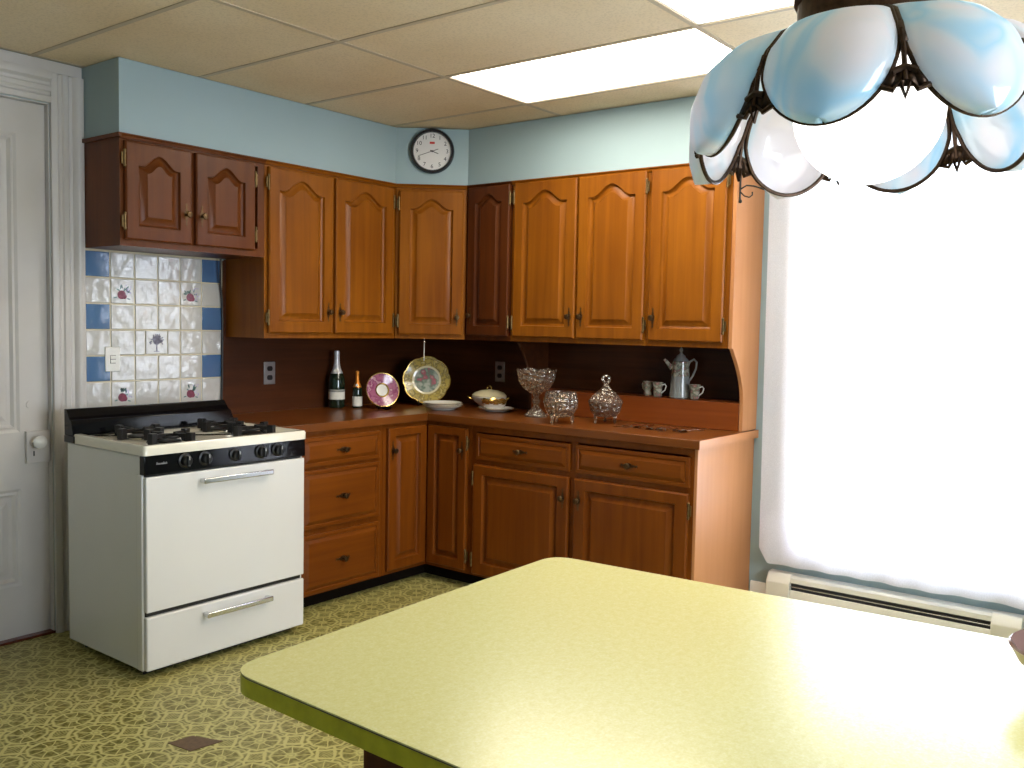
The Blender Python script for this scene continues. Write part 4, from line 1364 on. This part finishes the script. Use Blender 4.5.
# ------------------------------------------------------------------ hanging glass lamp
LX, LY, LR = -2.990, -3.632, 1.637          # centre, height of the rim
lamp = thing('hanging_lamp', 'flower-shaped blue and white glass hanging lamp over the island', 'lamp', (LX, LY, LR))
NP = 8
base_dir = atan2(-4.0339-LY, -4.2858-LX)     # towards the photographer
PH = base_dir + radians(10)                  # one seam stands just right of centre
def prof_petal(s):
    """s 0 at crown .. 1 at tip: radius, height of the petal's middle line"""
    pr = [(0,.088,.160),(.15,.130,.156),(.35,.176,.136),(.55,.210,.104),(.75,.228,.062),(.9,.232,.022),(1.0,.229,-.004)]
    for (a, r0, z0), (c, r1, z1) in zip(pr, pr[1:]):
        if a <= s <= c+1e-9:
            q = (s-a)/(c-a); return r0+(r1-r0)*q, z0+(z1-z0)*q
    return pr[-1][1:]
def half_width(s):
    """angular half width, 1 = touching the neighbour"""
    if s < .62: return .965
    q = (s-.62)/.38
    return .965*sqrt(max(0.0, 1-q*q))
def petal_point(k, s, w, bulge=.016):
    a = PH+2*pi*(k+.5)/NP
    r, z = prof_petal(s)
    ww = w*half_width(s)
    ang = a+ww*pi/NP
    rr = r+bulge*(1-w*w)*min(1, s*2.5)-.010*(abs(w)**3)*min(1, s*2)
    return Vector((rr*cos(ang), rr*sin(ang), z))
for k in range(NP):
    b = B()
    NW = 10
    rows = [i/14*.62 for i in range(15)]+[.62+.38*sin(pi/2*i/14) for i in range(1, 14)]+[.99995]
    NS = len(rows)-1
    g = []
    for i in range(NS+1):
        s = rows[i]
        g.append([b.verts.new(petal_point(k, s, -1+2*j/NW)) for j in range(NW+1)])
    for i in range(NS):
        for j in range(NW): b.faces.new((g[i][j], g[i][j+1], g[i+1][j+1], g[i+1][j]))
    pet = obj('glass_petal', b, M['opal'], lamp, smooth=60)
    md = pet.modifiers.new('thick', 'SOLIDIFY'); md.thickness = .0025; md.offset = 0
    # lead came around the petal's edge
    b = B()
    ss = [i/14*.62 for i in range(15)]+[.62+.38*sin(pi/2*i/14) for i in range(1, 15)]
    pts = [petal_point(k, s, -1) for s in ss]+[petal_point(k, s, 1) for s in reversed(ss[:-1])]
    tube(b, pts, .0031, 8)
    obj('came', b, M['filigree'], pet)
    # filigree fan filling the notch beside the petal
    b = B()
    a = PH+2*pi*k/NP
    R0 = lambda s, da: Vector((prof_petal(s)[0]*cos(a+da)-.006*cos(a), prof_petal(s)[0]*sin(a+da)-.006*sin(a), prof_petal(s)[1]))
    def edge_da(s): return (1-half_width(s))*pi/NP
    top = .58
    lv = [top, .64, .70, .76, .82, .88]
    L_ = [R0(s, -max(.012, edge_da(s))) for s in lv]; Rr = [R0(s, max(.012, edge_da(s))) for s in lv]
    # pierced fan: outer border, centre rib, two slanting struts, scalloped lower edge
    tube(b, [R0(top, 0), R0(.70, 0), R0(.86, 0)], .0032, 6)
    mid = [R0(.80+.02*abs(q), q*max(.012, edge_da(.80))) for q in (-1, -.5, 0, .5, 1)]
    tube(b, mid, .0042, 6)
    low = [R0(.88, -max(.012, edge_da(.88))), R0(.90, -.5*edge_da(.88)), R0(.865, -.2*edge_da(.88)), R0(.93, 0), R0(.865, .2*edge_da(.88)), R0(.90, .5*edge_da(.88)), R0(.88, edge_da(.88))]
    tube(b, low, .0034, 6)
    # plate between the mid bar and the lower edge
    for q0, q1 in ((-1, -.5), (-.5, 0), (0, .5), (.5, 1)):
        vs = [b.verts.new(p) for p in (R0(.80, q0*edge_da(.80)), R0(.80, q1*edge_da(.80)), R0(.885, q1*edge_da(.885)), R0(.885, q0*edge_da(.885)))]
        b.faces.new(vs)
    vs = [b.verts.new(p) for p in (R0(top-.06, -.012), R0(top-.06, .012), R0(.66, edge_da(.66)+.01), R0(.66, -edge_da(.66)-.01))]
    b.faces.new(vs)
    fo = obj('filigree_fan', b, M['filigree'], lamp, smooth=40)
    md = fo.modifiers.new('thick', 'SOLIDIFY'); md.thickness = .002
# crown band, neck, globe, chain
b = B()
lathe(b, [(.094,.156),(.094,.166),(.090,.172),(.088,.214),(.093,.220),(.093,.228),(.080,.236),(.046,.262),(.022,.274),(.018,.290)], 64,
      mod=lambda th, r, z: (r*(1+.012*cos(40*th)*(z > .176 and z < .216)), z), cap0=False, cap1=False)
obj('crown_band', b, M['filigree'], lamp)
b = B(); cyl(b, (0,0,.16), (0,0,.30), .020); cyl(b, (0,0,.165), (0,0,.185), .040, .045)
obj('socket', b, M['filigree'], lamp)
b = B(); ball(b, (0,0,.064), .098, 40)
obj('glass_globe', b, M['globe'], lamp)
b = B()
zt = ZC-.03-LR
z = .290; i = 0
while z < zt-.01:
    pts = []
    for k in range(12):
        a = 2*pi*k/12
        u, v = .008*cos(a), .014*sin(a)
        pts.append((u, 0, z+.012+v) if i % 2 == 0 else (0, u, z+.012+v))
    tube(b, pts, .0022, 6, closed=True)
    z += .0235; i += 1
obj('chain', b, M['filigree'], lamp)
b = B(); lathe(b, [(.012,zt-.012),(.030,zt-.004),(.060,zt+.014),(.064,ZC-LR-.004)], 32); obj('ceiling_canopy', b, M['filigree'], lamp)

# the shade hangs a little crooked
fx, fy_ = cos(base_dir), sin(base_dir)
tilt = Matrix.Rotation(radians(3.4), 3, Vector((-fy_, fx, 0))).inverted() @ Matrix.Rotation(radians(2.6), 3, Vector((fx, fy_, 0)))
for o in lamp.children:
    if o.name.split('.')[0] in ('glass_petal', 'filigree_fan', 'crown_band', 'socket'): o.rotation_euler = tilt.to_euler()

# ------------------------------------------------------------------ light
wd = bpy.data.worlds.new('World'); SC.world = wd; wd.use_nodes = True
bg = wd.node_tree.nodes['Background']
bg.inputs[0].default_value = (.88, .95, 1.06, 1); bg.inputs[1].default_value = 20.0
def window_light(name, loc, rot, sx, sy, e, col):
    L = bpy.data.lights.new(name, 'AREA'); L.shape = 'RECTANGLE'; L.size = sx; L.size_y = sy
    L.energy = e; L.color = col
    L.cycles.is_portal = True
    o = link(bpy.data.objects.new(name, L)); o.location = loc; o.rotation_euler = rot
    return o
window_light('window_portal', (.155, (WY0+WY1)/2, (WZ0+WZ1)/2), (0, pi/2, 0), WZ1-WZ0, WY1-WY0, 1, (1, 1, 1))
window_light('window_portal', ((W2[0]+W2[1])/2, RY0-.155, (W2[2]+W2[3])/2), (pi/2, 0, 0), W2[1]-W2[0], W2[3]-W2[2], 1, (1, 1, 1))  # portal for the added fill window

# ------------------------------------------------------------------ camera
cam = bpy.data.cameras.new('camera'); co = link(bpy.data.objects.new('camera', cam))
yaw, pitch, roll = .9122, -.0645, .0199
fwd = Vector((sin(yaw)*cos(pitch), cos(yaw)*cos(pitch), sin(pitch)))
rt = Vector((cos(yaw), -sin(yaw), 0)); up = rt.cross(fwd)
r2 = rt*cos(roll)+up*sin(roll); u2 = -rt*sin(roll)+up*cos(roll)
m = Matrix((r2, u2, -fwd)).transposed().to_4x4(); m.translation = Vector((-4.2858, -4.0339, 1.4028))
co.matrix_world = m
cam.sensor_width = 36; cam.lens = 921.51/1024*36; cam.clip_start = .02
SC.camera = co

vs = SC.view_settings
vs.view_transform = 'Standard'; vs.look = 'None'; vs.exposure = 0.0; vs.gamma = 1.0; vs.use_curve_mapping = False
